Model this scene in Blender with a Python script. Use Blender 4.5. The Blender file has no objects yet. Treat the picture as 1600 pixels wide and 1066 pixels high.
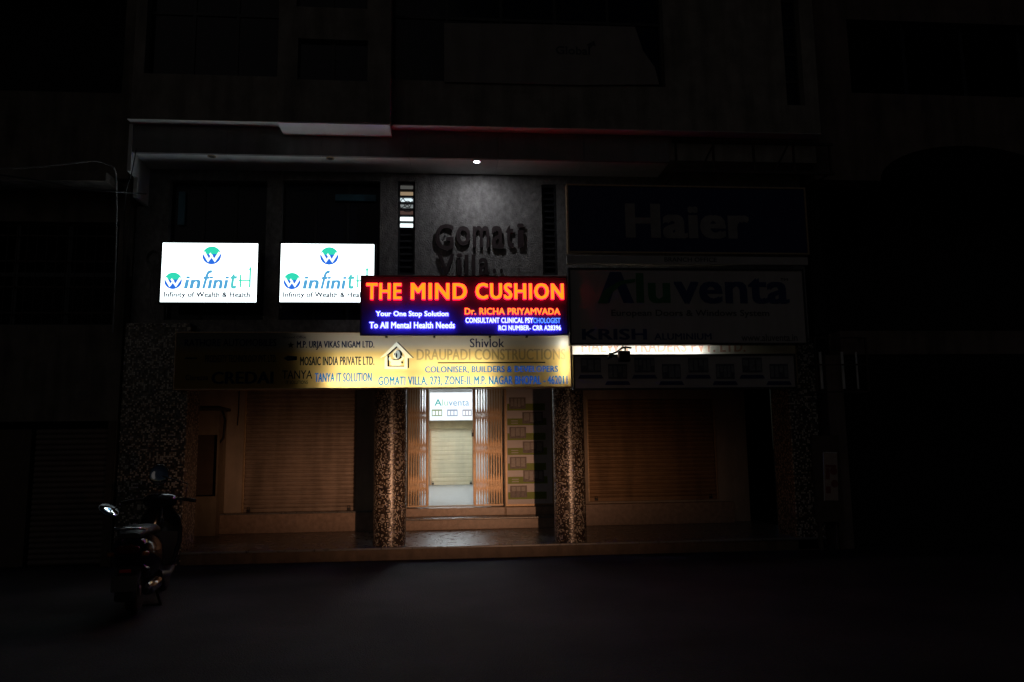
import bpy, bmesh, math, random
from mathutils import Vector, Matrix
random.seed(7)
R = math.radians
sc = bpy.context.scene
COL = sc.collection

# ---------------------------------------------------------------- camera
PITCH, YAW, ROLL, CAMZ = R(7.7), R(4.9), R(.75), 1.55
cam = bpy.data.cameras.new('camera'); cam.lens = 27.0; cam.sensor_width = 36.0; cam.clip_end = 1000
co = bpy.data.objects.new('camera', cam); COL.objects.link(co); sc.camera = co
fw = Vector((math.sin(YAW)*math.cos(PITCH), math.cos(YAW)*math.cos(PITCH), math.sin(PITCH)))
rt = Vector((math.cos(YAW), -math.sin(YAW), 0)); up = rt.cross(fw)
rt2 = math.cos(ROLL)*rt - math.sin(ROLL)*up
up2 = math.cos(ROLL)*up + math.sin(ROLL)*rt
CAM = Vector((0, 0, CAMZ))
co.matrix_world = Matrix(((rt2.x, up2.x, -fw.x, 0), (rt2.y, up2.y, -fw.y, 0), (rt2.z, up2.z, -fw.z, CAMZ), (0, 0, 0, 1)))
def ray(px, py): return fw + rt2*((px-800)/1200.0) - up2*((py-533)/1200.0)
def P(px, py, Y):                      # survey helper: a point of the facade plane at depth Y
    d = ray(px, py); t = Y/d.y
    return CAM.x + t*d.x, CAM.z + t*d.z
def RECT(x0, y0, x1, y1, Y):           # upright rectangle (X0, X1, Z0, Z1)
    a = P(x0, y0, Y); b = P(x1, y1, Y)
    return a[0], b[0], b[1], a[1]
def GZ(px, py, z=0.0):
    d = ray(px, py); t = (z-CAMZ)/d.z
    return Vector((t*d.x, t*d.y, z))

# ---------------------------------------------------------------- world, moonless night
sc.view_settings.view_transform = 'Standard'; sc.view_settings.look = 'None'
sc.view_settings.exposure = 0; sc.view_settings.gamma = 1
w = bpy.data.worlds.new('World'); sc.world = w; w.use_nodes = True
nt = w.node_tree; nt.nodes.clear()
sky = nt.nodes.new('ShaderNodeTexSky'); sky.sky_type = 'NISHITA'; sky.sun_disc = False
sky.sun_elevation = R(30); sky.sun_rotation = R(200)
bgn = nt.nodes.new('ShaderNodeBackground'); bgn.inputs[1].default_value = 0.0009
out = nt.nodes.new('ShaderNodeOutputWorld')
nt.links.new(sky.outputs[0], bgn.inputs[0]); nt.links.new(bgn.outputs[0], out.inputs[0])
sl = bpy.data.lights.new('town_glow', 'SUN'); sl.energy = 0.0135; sl.angle = R(40); sl.color = (1, .91, .86)
so = bpy.data.objects.new('town_glow', sl); COL.objects.link(so)
so.rotation_euler = (R(62), 0, R(-22))
sc.cycles.max_bounces = 8; sc.cycles.diffuse_bounces = 4; sc.cycles.transmission_bounces = 6
sc.cycles.sample_clamp_indirect = 3.0
sc.cycles.use_denoising = True

# warm headlamp of a vehicle standing in the road beside the photographer
hl = bpy.data.lights.new('headlamp', 'SPOT'); hl.energy = 2300; hl.color = (1, .52, .29)
hl.spot_size = R(110); hl.spot_blend = .3; hl.shadow_soft_size = .05
hl.use_nodes = True; ht = hl.node_tree                     # beam pattern of a dipped headlamp: wide and low
def hn(kind, **kw):
    n = ht.nodes.new(kind)
    for k, v in kw.items(): setattr(n, k, v)
    return n
def hm(op, a, b=None):
    n = hn('ShaderNodeMath', operation=op)
    for i_, v in enumerate((a, b)):
        if v is None: continue
        if isinstance(v, (int, float)): n.inputs[i_].default_value = v
        else: ht.links.new(v, n.inputs[i_])
    return n.outputs[0]
hg = hn('ShaderNodeNewGeometry'); hv = hn('ShaderNodeVectorTransform', vector_type='VECTOR', convert_from='WORLD', convert_to='OBJECT')
ht.links.new(hg.outputs['Incoming'], hv.inputs[0]); hs = hn('ShaderNodeSeparateXYZ'); ht.links.new(hv.outputs[0], hs.inputs[0])
hx = hm('DIVIDE', hs.outputs[0], hs.outputs[2]); hy = hm('DIVIDE', hs.outputs[1], hs.outputs[2])
gx_ = hm('POWER', hm('DIVIDE', hx, .138), 2); gy_ = hm('POWER', hm('DIVIDE', hy, .049), 2)
ge_ = hm('EXPONENT', hm('MULTIPLY', hm('ADD', gx_, gy_), -.5))
ht.links.new(ge_, ht.nodes['Emission'].inputs['Strength'])
ho = bpy.data.objects.new('headlamp', hl); COL.objects.link(ho)
hpos = Vector((1.75, -.2, .80))
aim = Vector((-.2, 13.4, 1.0))
ho.rotation_euler = (aim-hpos).to_track_quat('-Z', 'Y').to_euler(); ho.location = hpos

# ---------------------------------------------------------------- materials
def nodes(name):
    m = bpy.data.materials.new(name); m.use_nodes = True
    t = m.node_tree; b = t.nodes['Principled BSDF']
    return m, t, b
def N(t, kind, **kw):
    n = t.nodes.new(kind)
    for k, v in kw.items(): setattr(n, k, v)
    return n
def mat(name, col, rough=.7, metal=0.0, var=.18, scale=6.0, bump=0.0, bscale=80.0, stretch=(1, 1, 1), dirt=0.0, spec=.5):
    m, t, b = nodes(name)
    tc = N(t, 'ShaderNodeTexCoord'); mp = N(t, 'ShaderNodeMapping'); mp.inputs['Scale'].default_value = stretch
    t.links.new(tc.outputs['Object'], mp.inputs[0])
    n = N(t, 'ShaderNodeTexNoise'); n.inputs['Scale'].default_value = scale; n.inputs['Detail'].default_value = 6
    n.inputs['Roughness'].default_value = .65
    t.links.new(mp.outputs[0], n.inputs['Vector'])
    r = N(t, 'ShaderNodeValToRGB')
    r.color_ramp.elements[0].position = .3; r.color_ramp.elements[1].position = .72
    r.color_ramp.elements[0].color = tuple(c*(1-var) for c in col)+(1,)
    r.color_ramp.elements[1].color = tuple(min(1, c*(1+var)) for c in col)+(1,)
    t.links.new(n.outputs['Fac'], r.inputs[0])
    last = r.outputs[0]
    if dirt:
        n2 = N(t, 'ShaderNodeTexNoise'); n2.inputs['Scale'].default_value = 1.7; n2.inputs['Detail'].default_value = 8
        m2 = N(t, 'ShaderNodeMapping'); m2.inputs['Scale'].default_value = (3, 3, .45)
        t.links.new(tc.outputs['Object'], m2.inputs[0]); t.links.new(m2.outputs[0], n2.inputs['Vector'])
        r2 = N(t, 'ShaderNodeValToRGB'); r2.color_ramp.elements[0].position = .42; r2.color_ramp.elements[1].position = .7
        r2.color_ramp.elements[0].color = (1, 1, 1, 1); r2.color_ramp.elements[1].color = (1-dirt, 1-dirt, 1-dirt*1.05, 1)
        t.links.new(n2.outputs['Fac'], r2.inputs[0])
        mx = N(t, 'ShaderNodeMix', data_type='RGBA', blend_type='MULTIPLY'); mx.inputs[0].default_value = 1
        t.links.new(last, mx.inputs[6]); t.links.new(r2.outputs[0], mx.inputs[7]); last = mx.outputs[2]
    t.links.new(last, b.inputs['Base Color'])
    b.inputs['Roughness'].default_value = rough; b.inputs['Metallic'].default_value = metal
    b.inputs['Specular IOR Level'].default_value = spec
    if bump:
        n3 = N(t, 'ShaderNodeTexNoise'); n3.inputs['Scale'].default_value = bscale; n3.inputs['Detail'].default_value = 5
        t.links.new(mp.outputs[0], n3.inputs['Vector'])
        bp = N(t, 'ShaderNodeBump'); bp.inputs['Strength'].default_value = bump; bp.inputs['Distance'].default_value = .02
        t.links.new(n3.outputs['Fac'], bp.inputs['Height']); t.links.new(bp.outputs[0], b.inputs['Normal'])
    return m
def emis(name, col, s):
    m = bpy.data.materials.new(name); m.use_nodes = True; t = m.node_tree; t.nodes.clear()
    e = N(t, 'ShaderNodeEmission'); e.inputs[0].default_value = tuple(col)+(1,); e.inputs[1].default_value = s
    o = N(t, 'ShaderNodeOutputMaterial'); t.links.new(e.outputs[0], o.inputs[0]); return m
def flex(name, col, top=None, z0=0, z1=1, trans=.6):
    """translucent printed vinyl; optional printed colour change from z0 up to z1"""
    m = bpy.data.materials.new(name); m.use_nodes = True; t = m.node_tree; t.nodes.clear()
    a = N(t, 'ShaderNodeBsdfDiffuse'); b = N(t, 'ShaderNodeBsdfTranslucent'); mx = N(t, 'ShaderNodeMixShader')
    o = N(t, 'ShaderNodeOutputMaterial'); mx.inputs[0].default_value = trans
    t.links.new(a.outputs[0], mx.inputs[1]); t.links.new(b.outputs[0], mx.inputs[2]); t.links.new(mx.outputs[0], o.inputs[0])
    if top:
        tc = N(t, 'ShaderNodeTexCoord'); s = N(t, 'ShaderNodeSeparateXYZ'); t.links.new(tc.outputs['Object'], s.inputs[0])
        mr = N(t, 'ShaderNodeMapRange'); mr.inputs[1].default_value = z0; mr.inputs[2].default_value = z1
        t.links.new(s.outputs[2], mr.inputs[0])
        r = N(t, 'ShaderNodeValToRGB'); r.color_ramp.elements[0].color = tuple(col)+(1,); r.color_ramp.elements[1].color = tuple(top)+(1,)
        t.links.new(mr.outputs[0], r.inputs[0])
        for q in (a, b): t.links.new(r.outputs[0], q.inputs[0])
    else:
        for q in (a, b): q.inputs[0].default_value = tuple(col)+(1,)
    return m
def ink(name, tint, body=.2, glow=None, gs=0.0):
    """printed ink film: lets the board's light through, tinted; glow = own emission added in place of backlight coming through"""
    m = bpy.data.materials.new(name); m.use_nodes = True; t = m.node_tree; t.nodes.clear()
    a = N(t, 'ShaderNodeBsdfTransparent'); b = N(t, 'ShaderNodeBsdfDiffuse'); mx = N(t, 'ShaderNodeMixShader'); mx.inputs[0].default_value = body
    a.inputs[0].default_value = tuple(tint)+(1,); b.inputs[0].default_value = tuple(tint)+(1,)
    o = N(t, 'ShaderNodeOutputMaterial'); t.links.new(a.outputs[0], mx.inputs[1]); t.links.new(b.outputs[0], mx.inputs[2])
    last = mx.outputs[0]
    if glow:
        e = N(t, 'ShaderNodeEmission'); e.inputs[0].default_value = tuple(glow)+(1,); e.inputs[1].default_value = gs
        ad = N(t, 'ShaderNodeAddShader'); t.links.new(last, ad.inputs[0]); t.links.new(e.outputs[0], ad.inputs[1]); last = ad.outputs[0]
    t.links.new(last, o.inputs[0]); return m
def mosaic(name, rad=None, ts=.021):
    m, t, b = nodes(name)
    def M(op, a, c=None):
        n = N(t, 'ShaderNodeMath', operation=op)
        for i, v in enumerate((a, c)):
            if v is None: continue
            if isinstance(v, (int, float)): n.inputs[i].default_value = v
            else: t.links.new(v, n.inputs[i])
        return n.outputs[0]
    tc = N(t, 'ShaderNodeTexCoord'); s = N(t, 'ShaderNodeSeparateXYZ'); t.links.new(tc.outputs['Object'], s.inputs[0])
    if rad: u = M('MULTIPLY', M('ARCTAN2', s.outputs[1], s.outputs[0]), rad/ts)
    else: u = M('MULTIPLY', M('ADD', s.outputs[0], s.outputs[1]), 1/ts)
    v = M('MULTIPLY', s.outputs[2], 1/ts)
    cb = N(t, 'ShaderNodeCombineXYZ'); t.links.new(M('FLOOR', u), cb.inputs[0]); t.links.new(M('FLOOR', v), cb.inputs[1])
    wn = N(t, 'ShaderNodeTexWhiteNoise', noise_dimensions='2D'); t.links.new(cb.outputs[0], wn.inputs['Vector'])
    r = N(t, 'ShaderNodeValToRGB'); r.color_ramp.interpolation = 'CONSTANT'
    e = r.color_ramp.elements; e[0].color = (.025, .018, .014, 1); e[1].position = .34; e[1].color = (.07, .045, .03, 1)
    for p_, c_ in ((.60, (.15, .10, .07, 1)), (.68, (.64, .58, .50, 1)), (.93, (.36, .28, .20, 1))):
        q = e.new(p_); q.color = c_
    t.links.new(wn.outputs['Value'], r.inputs[0])
    g = M('MAXIMUM', M('LESS_THAN', M('FRACT', u), .12), M('LESS_THAN', M('FRACT', v), .12))
    mx = N(t, 'ShaderNodeMix', data_type='RGBA'); t.links.new(g, mx.inputs[0]); t.links.new(r.outputs[0], mx.inputs[6])
    mx.inputs[7].default_value = (.03, .025, .02, 1); t.links.new(mx.outputs[2], b.inputs['Base Color'])
    b.inputs['Roughness'].default_value = .31; b.inputs['Specular IOR Level'].default_value = .8
    ge = N(t, 'ShaderNodeNewGeometry')
    sub = N(t, 'ShaderNodeVectorMath', operation='SUBTRACT'); t.links.new(wn.outputs['Color'], sub.inputs[0]); sub.inputs[1].default_value = (.5, .5, .5)
    mul = N(t, 'ShaderNodeVectorMath', operation='MULTIPLY'); t.links.new(sub.outputs[0], mul.inputs[0]); mul.inputs[1].default_value = (.12, .12, .14)
    ad = N(t, 'ShaderNodeVectorMath', operation='ADD'); t.links.new(ge.outputs['Normal'], ad.inputs[0]); t.links.new(mul.outputs[0], ad.inputs[1])
    nm = N(t, 'ShaderNodeVectorMath', operation='NORMALIZE'); t.links.new(ad.outputs[0], nm.inputs[0]); t.links.new(nm.outputs[0], b.inputs['Normal'])
    return m
def asphalt():
    m, t, b = nodes('asphalt')
    tc = N(t, 'ShaderNodeTexCoord')
    n = N(t, 'ShaderNodeTexNoise'); n.inputs['Scale'].default_value = .8; n.inputs['Detail'].default_value = 9
    n2 = N(t, 'ShaderNodeTexVoronoi'); n2.inputs['Scale'].default_value = 90
    t.links.new(tc.outputs['Object'], n.inputs['Vector']); t.links.new(tc.outputs['Object'], n2.inputs['Vector'])
    r = N(t, 'ShaderNodeValToRGB'); r.color_ramp.elements[0].position = .35; r.color_ramp.elements[0].color = (.014, .013, .014, 1)
    r.color_ramp.elements[1].position = .7; r.color_ramp.elements[1].color = (.066, .058, .060, 1)
    t.links.new(n.outputs['Fac'], r.inputs[0])
    mx = N(t, 'ShaderNodeMix', data_type='RGBA', blend_type='MULTIPLY'); mx.inputs[0].default_value = .6
    t.links.new(r.outputs[0], mx.inputs[6]); t.links.new(n2.outputs['Color'], mx.inputs[7])
    t.links.new(mx.outputs[2], b.inputs['Base Color']); b.inputs['Roughness'].default_value = .85
    bp = N(t, 'ShaderNodeBump'); bp.inputs['Strength'].default_value = .6; bp.inputs['Distance'].default_value = .01
    t.links.new(n2.outputs['Distance'], bp.inputs['Height']); t.links.new(bp.outputs[0], b.inputs['Normal'])
    return m
def stone_floor():
    m, t, b = nodes('polished_stone')
    tc = N(t, 'ShaderNodeTexCoord')
    br = N(t, 'ShaderNodeTexBrick'); br.offset = .5; br.inputs['Scale'].default_value = 1.0
    br.inputs['Brick Width'].default_value = .9; br.inputs['Row Height'].default_value = .62; br.inputs['Mortar Size'].default_value = .006
    br.inputs['Color1'].default_value = (.22, .22, .22, 1); br.inputs['Color2'].default_value = (.27, .26, .25, 1); br.inputs['Mortar'].default_value = (.06, .055, .05, 1)
    t.links.new(tc.outputs['Object'], br.inputs['Vector'])
    n = N(t, 'ShaderNodeTexNoise'); n.inputs['Scale'].default_value = 9; n.inputs['Detail'].default_value = 8
    t.links.new(tc.outputs['Object'], n.inputs['Vector'])
    mx = N(t, 'ShaderNodeMix', data_type='RGBA', blend_type='MULTIPLY'); mx.inputs[0].default_value = .5
    t.links.new(br.outputs['Color'], mx.inputs[6]); t.links.new(n.outputs['Fac'], mx.inputs[7])
    t.links.new(mx.outputs[2], b.inputs['Base Color'])
    mr = N(t, 'ShaderNodeMapRange'); mr.inputs[1].default_value = .3; mr.inputs[2].default_value = .7; mr.inputs[3].default_value = .24; mr.inputs[4].default_value = .36
    b.inputs['Specular IOR Level'].default_value = .95; t.links.new(n.outputs['Fac'], mr.inputs[0]); t.links.new(mr.outputs[0], b.inputs['Roughness'])
    bp = N(t, 'ShaderNodeBump'); bp.inputs['Strength'].default_value = .12; bp.inputs['Distance'].default_value = .01
    t.links.new(n.outputs['Fac'], bp.inputs['Height']); t.links.new(bp.outputs[0], b.inputs['Normal'])
    return m

M_asph = asphalt(); M_stone = stone_floor()
M_plaster = mat('rough_plaster', (.36, .34, .33), .9, var=.35, scale=14, bump=1.0, bscale=55, dirt=.25, stretch=(1, 1, .7))
M_upper = mat('weathered_wall', (.34, .30, .26), .9, var=.25, scale=3, bump=.3, bscale=40, dirt=.4)
M_cladding = mat('fascia_cladding', (.26, .25, .25), .7, var=.12, scale=4, dirt=.25)
M_soffit = mat('soffit_board', (.80, .81, .80), .75, var=.07, scale=2.5, dirt=.12)
M_porchwall = mat('porch_paint', (.55, .45, .36), .8, var=.1, scale=4, bump=.1, bscale=60, dirt=.25)
M_tile = mat('step_tile', (.42, .30, .23), .35, var=.25, scale=14)
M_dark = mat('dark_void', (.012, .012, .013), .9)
M_glass = mat('dark_glass', (.010, .013, .028), .12, var=.05, spec=.2)
M_frame = mat('dark_frame', (.03, .03, .035), .5, var=.1)
M_blueframe = mat('blue_frame', (.10, .28, .38), .5, var=.15)
M_shut2 = mat('brown_steel_slats_right', (.40, .24, .12), .5, metal=.15, var=.16, scale=5, dirt=.35, stretch=(1, 1, 2))
M_shut = mat('painted_steel_slats', (.40, .31, .25), .5, metal=.1, var=.16, scale=5, dirt=.35, stretch=(1, 1, 2))
M_shutin = mat('cream_steel_slats', (.82, .73, .50), .5, var=.06, scale=5, dirt=.1)
M_steel = mat('dull_steel', (.50, .36, .22), .42, metal=.3, var=.2, scale=20)
M_black = mat('black_metal', (.02, .02, .022), .45, var=.2)
M_mos = mosaic('mosaic_round', rad=.229, ts=.0172); M_mosflat = mosaic('mosaic_flat', ts=.024)
M_neigh = mat('neighbour_render', (.21, .18, .15), .92, var=.3, scale=3, bump=.4, bscale=30, dirt=.5)
M_neighr = mat('neighbour_paint', (.20, .15, .13), .92, var=.25, scale=2, bump=.3, bscale=30, dirt=.4)
M_white = mat('white_paint', (.7, .7, .68), .7, var=.08, scale=4)
M_corr = mat('corridor_floor', (.48, .49, .50), .3, var=.12, scale=8)
M_cable = mat('cable_sheath', (.05, .05, .05), .5, var=.1)
M_cablew = mat('grey_cable', (.26, .25, .24), .55, var=.1)

# ---------------------------------------------------------------- mesh helpers
class MB:
    def __init__(s): s.bm = bmesh.new(); s.mi = 0
    def _f(s, vs):
        try:
            f = s.bm.faces.new(vs); f.material_index = s.mi; return f
        except ValueError: return None
    def _cap(s, ring): s._f([s.bm.verts.new(v.co) for v in ring])
    def box(s, x0, x1, y0, y1, z0, z1, bev=0.0, m=None):
        if m is not None: s.mi = m
        vs = [s.bm.verts.new((x, y, z)) for x in (x0, x1) for y in (y0, y1) for z in (z0, z1)]
        fs = [s._f([vs[i] for i in q]) for q in ((0, 1, 3, 2), (4, 6, 7, 5), (0, 4, 5, 1), (2, 3, 7, 6), (0, 2, 6, 4), (1, 5, 7, 3))]
        if bev:
            ed = list({e for f in fs for e in f.edges})
            bmesh.ops.bevel(s.bm, geom=ed, offset=bev, segments=2, profile=.6, affect='EDGES', material=-1)
        return s
    def prism(s, pts, y0, y1, m=None):
        """polygon in XZ (list of (x,z)) pushed from y0 (front) to y1"""
        if m is not None: s.mi = m
        a = [s.bm.verts.new((x, y0, z)) for x, z in pts]; b = [s.bm.verts.new((x, y1, z)) for x, z in pts]
        s._f(a); s._f(b[::-1]); n = len(pts)
        for i in range(n): s._f((a[i], b[i], b[(i+1) % n], a[(i+1) % n]))
        return s
    def quad(s, *p, m=None):
        if m is not None: s.mi = m
        s._f([s.bm.verts.new(q) for q in p]); return s
    def tube(s, pts, r, n=8, m=None, caps=True):
        if m is not None: s.mi = m
        pts = [Vector(p) for p in pts]; rings = []; ref = None
        for i, p in enumerate(pts):
            d = (pts[min(i+1, len(pts)-1)]-pts[max(i-1, 0)]).normalized()
            if ref is None: ref = Vector((0, 0, 1)) if abs(d.z) < .9 else Vector((1, 0, 0))
            a = d.cross(ref).normalized(); b = d.cross(a).normalized(); ref = a.cross(d)
            rr = r[i] if isinstance(r, (list, tuple)) else r
            rings.append([s.bm.verts.new(p+(a*math.cos(2*math.pi*k/n)+b*math.sin(2*math.pi*k/n))*rr) for k in range(n)])
        for i in range(len(rings)-1):
            for k in range(n):
                f = s._f((rings[i][k], rings[i][(k+1) % n], rings[i+1][(k+1) % n], rings[i+1][k]))
                if f: f.smooth = True
        if caps: s._cap(rings[0][::-1]); s._cap(rings[-1])
        return s
    def lathe(s, prof, c=(0, 0, 0), axis='Z', n=32, m=None):
        """prof: list of (radius, along)"""
        if m is not None: s.mi = m
        rings = []
        for r, h in prof:
            ring = []
            for k in range(n):
                t = 2*math.pi*k/n; a, b = r*math.cos(t), r*math.sin(t)
                v = {'Z': (a, b, h), 'Y': (a, h, b), 'X': (h, a, b)}[axis]
                ring.append(s.bm.verts.new((c[0]+v[0], c[1]+v[1], c[2]+v[2])))
            rings.append(ring)
        for i in range(len(rings)-1):
            for k in range(n):
                f = s._f((rings[i][k], rings[i][(k+1) % n], rings[i+1][(k+1) % n], rings[i+1][k]))
                if f: f.smooth = True
        s._cap(rings[0][::-1]); s._cap(rings[-1]); return s
    def loft(s, rings, m=None, smooth=True):
        if m is not None: s.mi = m
        rs = [[s.bm.verts.new(p) for p in r] for r in rings]; n = len(rs[0])
        for i in range(len(rs)-1):
            for k in range(n):
                f = s._f((rs[i][k], rs[i][(k+1) % n], rs[i+1][(k+1) % n], rs[i+1][k]))
                if f: f.smooth = smooth
        s._cap(rs[0][::-1]); s._cap(rs[-1]); return s
    def wall(s, x0, x1, z0, z1, y0, y1, holes=(), m=None):
        """one wall sheet with real thickness and rectangular openings (X0,X1,Z0,Z1)"""
        if m is not None: s.mi = m
        xs = sorted({x0, x1} | {min(max(h[i], x0), x1) for h in holes for i in (0, 1)})
        zs = sorted({z0, z1} | {min(max(h[i], z0), z1) for h in holes for i in (2, 3)})
        def solid(i, j):
            if i < 0 or j < 0 or i >= len(xs)-1 or j >= len(zs)-1: return False
            cx, cz = (xs[i]+xs[i+1])/2, (zs[j]+zs[j+1])/2
            return not any(h[0] < cx < h[1] and h[2] < cz < h[3] for h in holes)
        vc = {}
        def V(i, j, y):
            if (i, j, y) not in vc: vc[(i, j, y)] = s.bm.verts.new((xs[i], y, zs[j]))
            return vc[(i, j, y)]
        for i in range(len(xs)-1):
            for j in range(len(zs)-1):
                if not solid(i, j): continue
                s._f((V(i, j, y0), V(i+1, j, y0), V(i+1, j+1, y0), V(i, j+1, y0)))
                s._f((V(i, j, y1), V(i, j+1, y1), V(i+1, j+1, y1), V(i+1, j, y1)))
                if not solid(i-1, j): s._f((V(i, j, y0), V(i, j+1, y0), V(i, j+1, y1), V(i, j, y1)))
                if not solid(i+1, j): s._f((V(i+1, j, y0), V(i+1, j, y1), V(i+1, j+1, y1), V(i+1, j+1, y0)))
                if not solid(i, j-1): s._f((V(i, j, y0), V(i, j, y1), V(i+1, j, y1), V(i+1, j, y0)))
                if not solid(i, j+1): s._f((V(i, j+1, y0), V(i+1, j+1, y0), V(i+1, j+1, y1), V(i, j+1, y1)))
        return s
    def curtain(s, x0, x1, z0, z1, y, pitch=.072, depth=.036, m=None):
        """rolling shutter slats, front at y, rounded ribs"""
        if m is not None: s.mi = m
        n = int((z1-z0)/pitch); prev = None
        for i in range(n):
            for k, (fz, fy) in enumerate(((0, 1), (.12, 1), (.17, .22), (.34, .02), (.55, 0), (.78, .10), (.93, .35), (.96, 1))):
                z = z0+(i+fz)*(z1-z0)/n; yy = y+fy*depth+random.uniform(-.0006, .0006)
                r = [s.bm.verts.new((x0, yy, z)), s.bm.verts.new((x1, yy, z))]
                if prev: s._f((prev[0], prev[1], r[1], r[0]))
                prev = r
        s._f([s.bm.verts.new(q) for q in ((x0, y+.05, z0), (x0, y+.05, z1), (x1, y+.05, z1), (x1, y+.05, z0))])
        return s
    def build(s, name, mats, parent=None, recalc=False, loc=None):
        if recalc: bmesh.ops.recalc_face_normals(s.bm, faces=s.bm.faces[:])
        me = bpy.data.meshes.new(name); s.bm.to_mesh(me); s.bm.free()
        for m in (mats if isinstance(mats, (list, tuple)) else [mats]): me.materials.append(m)
        o = bpy.data.objects.new(name, me); COL.objects.link(o)
        if loc: o.location = loc
        if parent: o.parent = parent
        return o
def tag(o, label=None, cat=None, group=None, kind=None):
    if label: o['label'] = label
    if cat: o['category'] = cat
    if group: o['group'] = group
    if kind: o['kind'] = kind
    return o
def thing(name, label, cat, group=None, loc=(0, 0, 0)):
    o = bpy.data.objects.new(name, None); COL.objects.link(o); o.location = loc; o.empty_display_size = .2
    return tag(o, label, cat, group)
def copy_tree(o, parent=None):
    c = o.copy(); COL.objects.link(c)
    if parent: c.parent = parent; c.matrix_parent_inverse = o.matrix_parent_inverse
    for ch in o.children: copy_tree(ch, c)
    return c
def text_into(mb, body, x0, x1, z0, z1, y, depth=.004, bold=0.0, shear=0.0, m=0, mside=None, space=1.0, flat=False):
    """lettering fitted into a rectangle of the facade, front face at y; bold = copies set a hair apart"""
    c = bpy.data.curves.new('lettering', 'FONT'); c.body = body; c.size = 1; c.shear = shear
    c.resolution_u = 3; c.space_character = space + bold*1.2
    o = bpy.data.objects.new('lettering', c); COL.objects.link(o)
    bpy.context.view_layer.update()
    me = bpy.data.meshes.new_from_object(o.evaluated_get(bpy.context.evaluated_depsgraph_get()))
    bpy.data.objects.remove(o); bpy.data.curves.remove(c)
    xs = [v.co.x for v in me.vertices]; ys = [v.co.y for v in me.vertices]
    bx_, bz_ = bold, bold*.45
    ax, bx, ay, by = min(xs)-bx_, max(xs)+bx_, min(ys)-bz_, max(ys)+bz_
    sx, sz = (x1-x0)/(bx-ax), (z1-z0)/(by-ay)
    bm = mb.bm; ms = m if mside is None else mside
    if flat:                                   # one sheet of ink: union of the shifted copies
        from mathutils.geometry import delaunay_2d_cdt, tessellate_polygon
        par = list(range(len(me.vertices)))
        def root(a):
            while par[a] != a: par[a] = par[par[a]]; a = par[a]
            return a
        for p in me.polygons:
            for v in p.vertices[1:]: par[root(v)] = root(p.vertices[0])
        comp = {}
        for p in me.polygons: comp.setdefault(root(p.vertices[0]), []).append(list(p.vertices))
        for ci, polys in enumerate(comp.values()):
            tris = []
            for vs in polys:
                for t in tessellate_polygon([[me.vertices[i].co for i in vs]]): tris.append([vs[i] for i in t])
            used = sorted({i for t in tris for i in t}); idx = {v: k for k, v in enumerate(used)}
            def tarea(c, t): return (c[t[1]][0]-c[t[0]][0])*(c[t[2]][1]-c[t[0]][1])-(c[t[2]][0]-c[t[0]][0])*(c[t[1]][1]-c[t[0]][1])
            base = [Vector((me.vertices[i].co.x, me.vertices[i].co.y)) for i in used]
            T0 = []
            for t in tris:
                t = [idx[i] for i in t]; a_ = tarea(base, t)
                if abs(a_) > 1e-7: T0.append(t if a_ > 0 else t[::-1])
            A0 = sum(tarea(base, t) for t in T0); res = (base, T0)
            if bold:
                pts = []; fcs = []
                for ox, oz in ((0, 0), (-bx_, .0004), (bx_, -.0004), (.0005, bz_)):
                    b0 = len(pts); pts += [Vector((v.x+ox, v.y+oz)) for v in base]; fcs += [[b0+i for i in t] for t in T0]
                ov, oe, of, ove, oee, ofe = delaunay_2d_cdt(pts, [], fcs, 0, 1e-6)
                tt = [list(q) for q, src in zip(of, ofe) if src]
                if A0*.98 < sum(abs(tarea(ov, t)) for t in tt) < A0*3.2: res = (ov, tt)
            nv = [bm.verts.new((x0+(v.x-ax)*sx, y-.00015*(ci % 2), z0+(v.y-ay)*sz)) for v in res[0]]
            for t in res[1]:
                try: f = bm.faces.new([nv[i] for i in t]); f.material_index = m
                except ValueError: pass
            for v in nv:
                if not v.link_faces: bm.verts.remove(v)
        bpy.data.meshes.remove(me); return mb
    sh = [(0, 0)] if not bold else [(0, 0), (-bx_, -bz_), (bx_, -bz_), (-bx_, bz_), (bx_, bz_)]
    if bold > .03: sh += [(-bx_*.5, 0), (bx_*.5, 0)]
    for q_, (ox, oz) in enumerate(sh):
        yy = y+q_*.0003; fv = []; bv = []
        for v in me.vertices:
            X, Z = x0+(v.co.x+ox-ax)*sx, z0+(v.co.y+oz-ay)*sz
            fv.append(bm.verts.new((X, yy, Z))); bv.append(bm.verts.new((X, yy+depth, Z)))
        cnt = {}
        for p in me.polygons:
            vs = list(p.vertices)
            if p.normal.z < 0: vs = vs[::-1]
            for a, b in zip(vs, vs[1:]+vs[:1]): cnt[(a, b)] = 1
            for q, mm in (([fv[i] for i in vs], m), ([bv[i] for i in vs[::-1]], ms))[:1 if flat else 2]:
                try: f = bm.faces.new(q); f.material_index = mm
                except ValueError: pass
        for (a, b) in (() if flat else cnt):
            if (b, a) not in cnt:
                try: f = bm.faces.new((fv[a], bv[a], bv[b], fv[b])); f.material_index = ms
                except ValueError: pass
    bpy.data.meshes.remove(me)
    return mb
def txt(name, body, px0, py0, px1, py1, Y, material, parent, depth=.004, bold=0.0, shear=0.0, space=1.0):
    r = RECT(px0, py0, px1, py1, Y); mb = MB()
    text_into(mb, body, r[0], r[1], r[2], r[3], Y, depth, bold, shear, space=space)
    return mb.build(name, material, parent)

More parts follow.
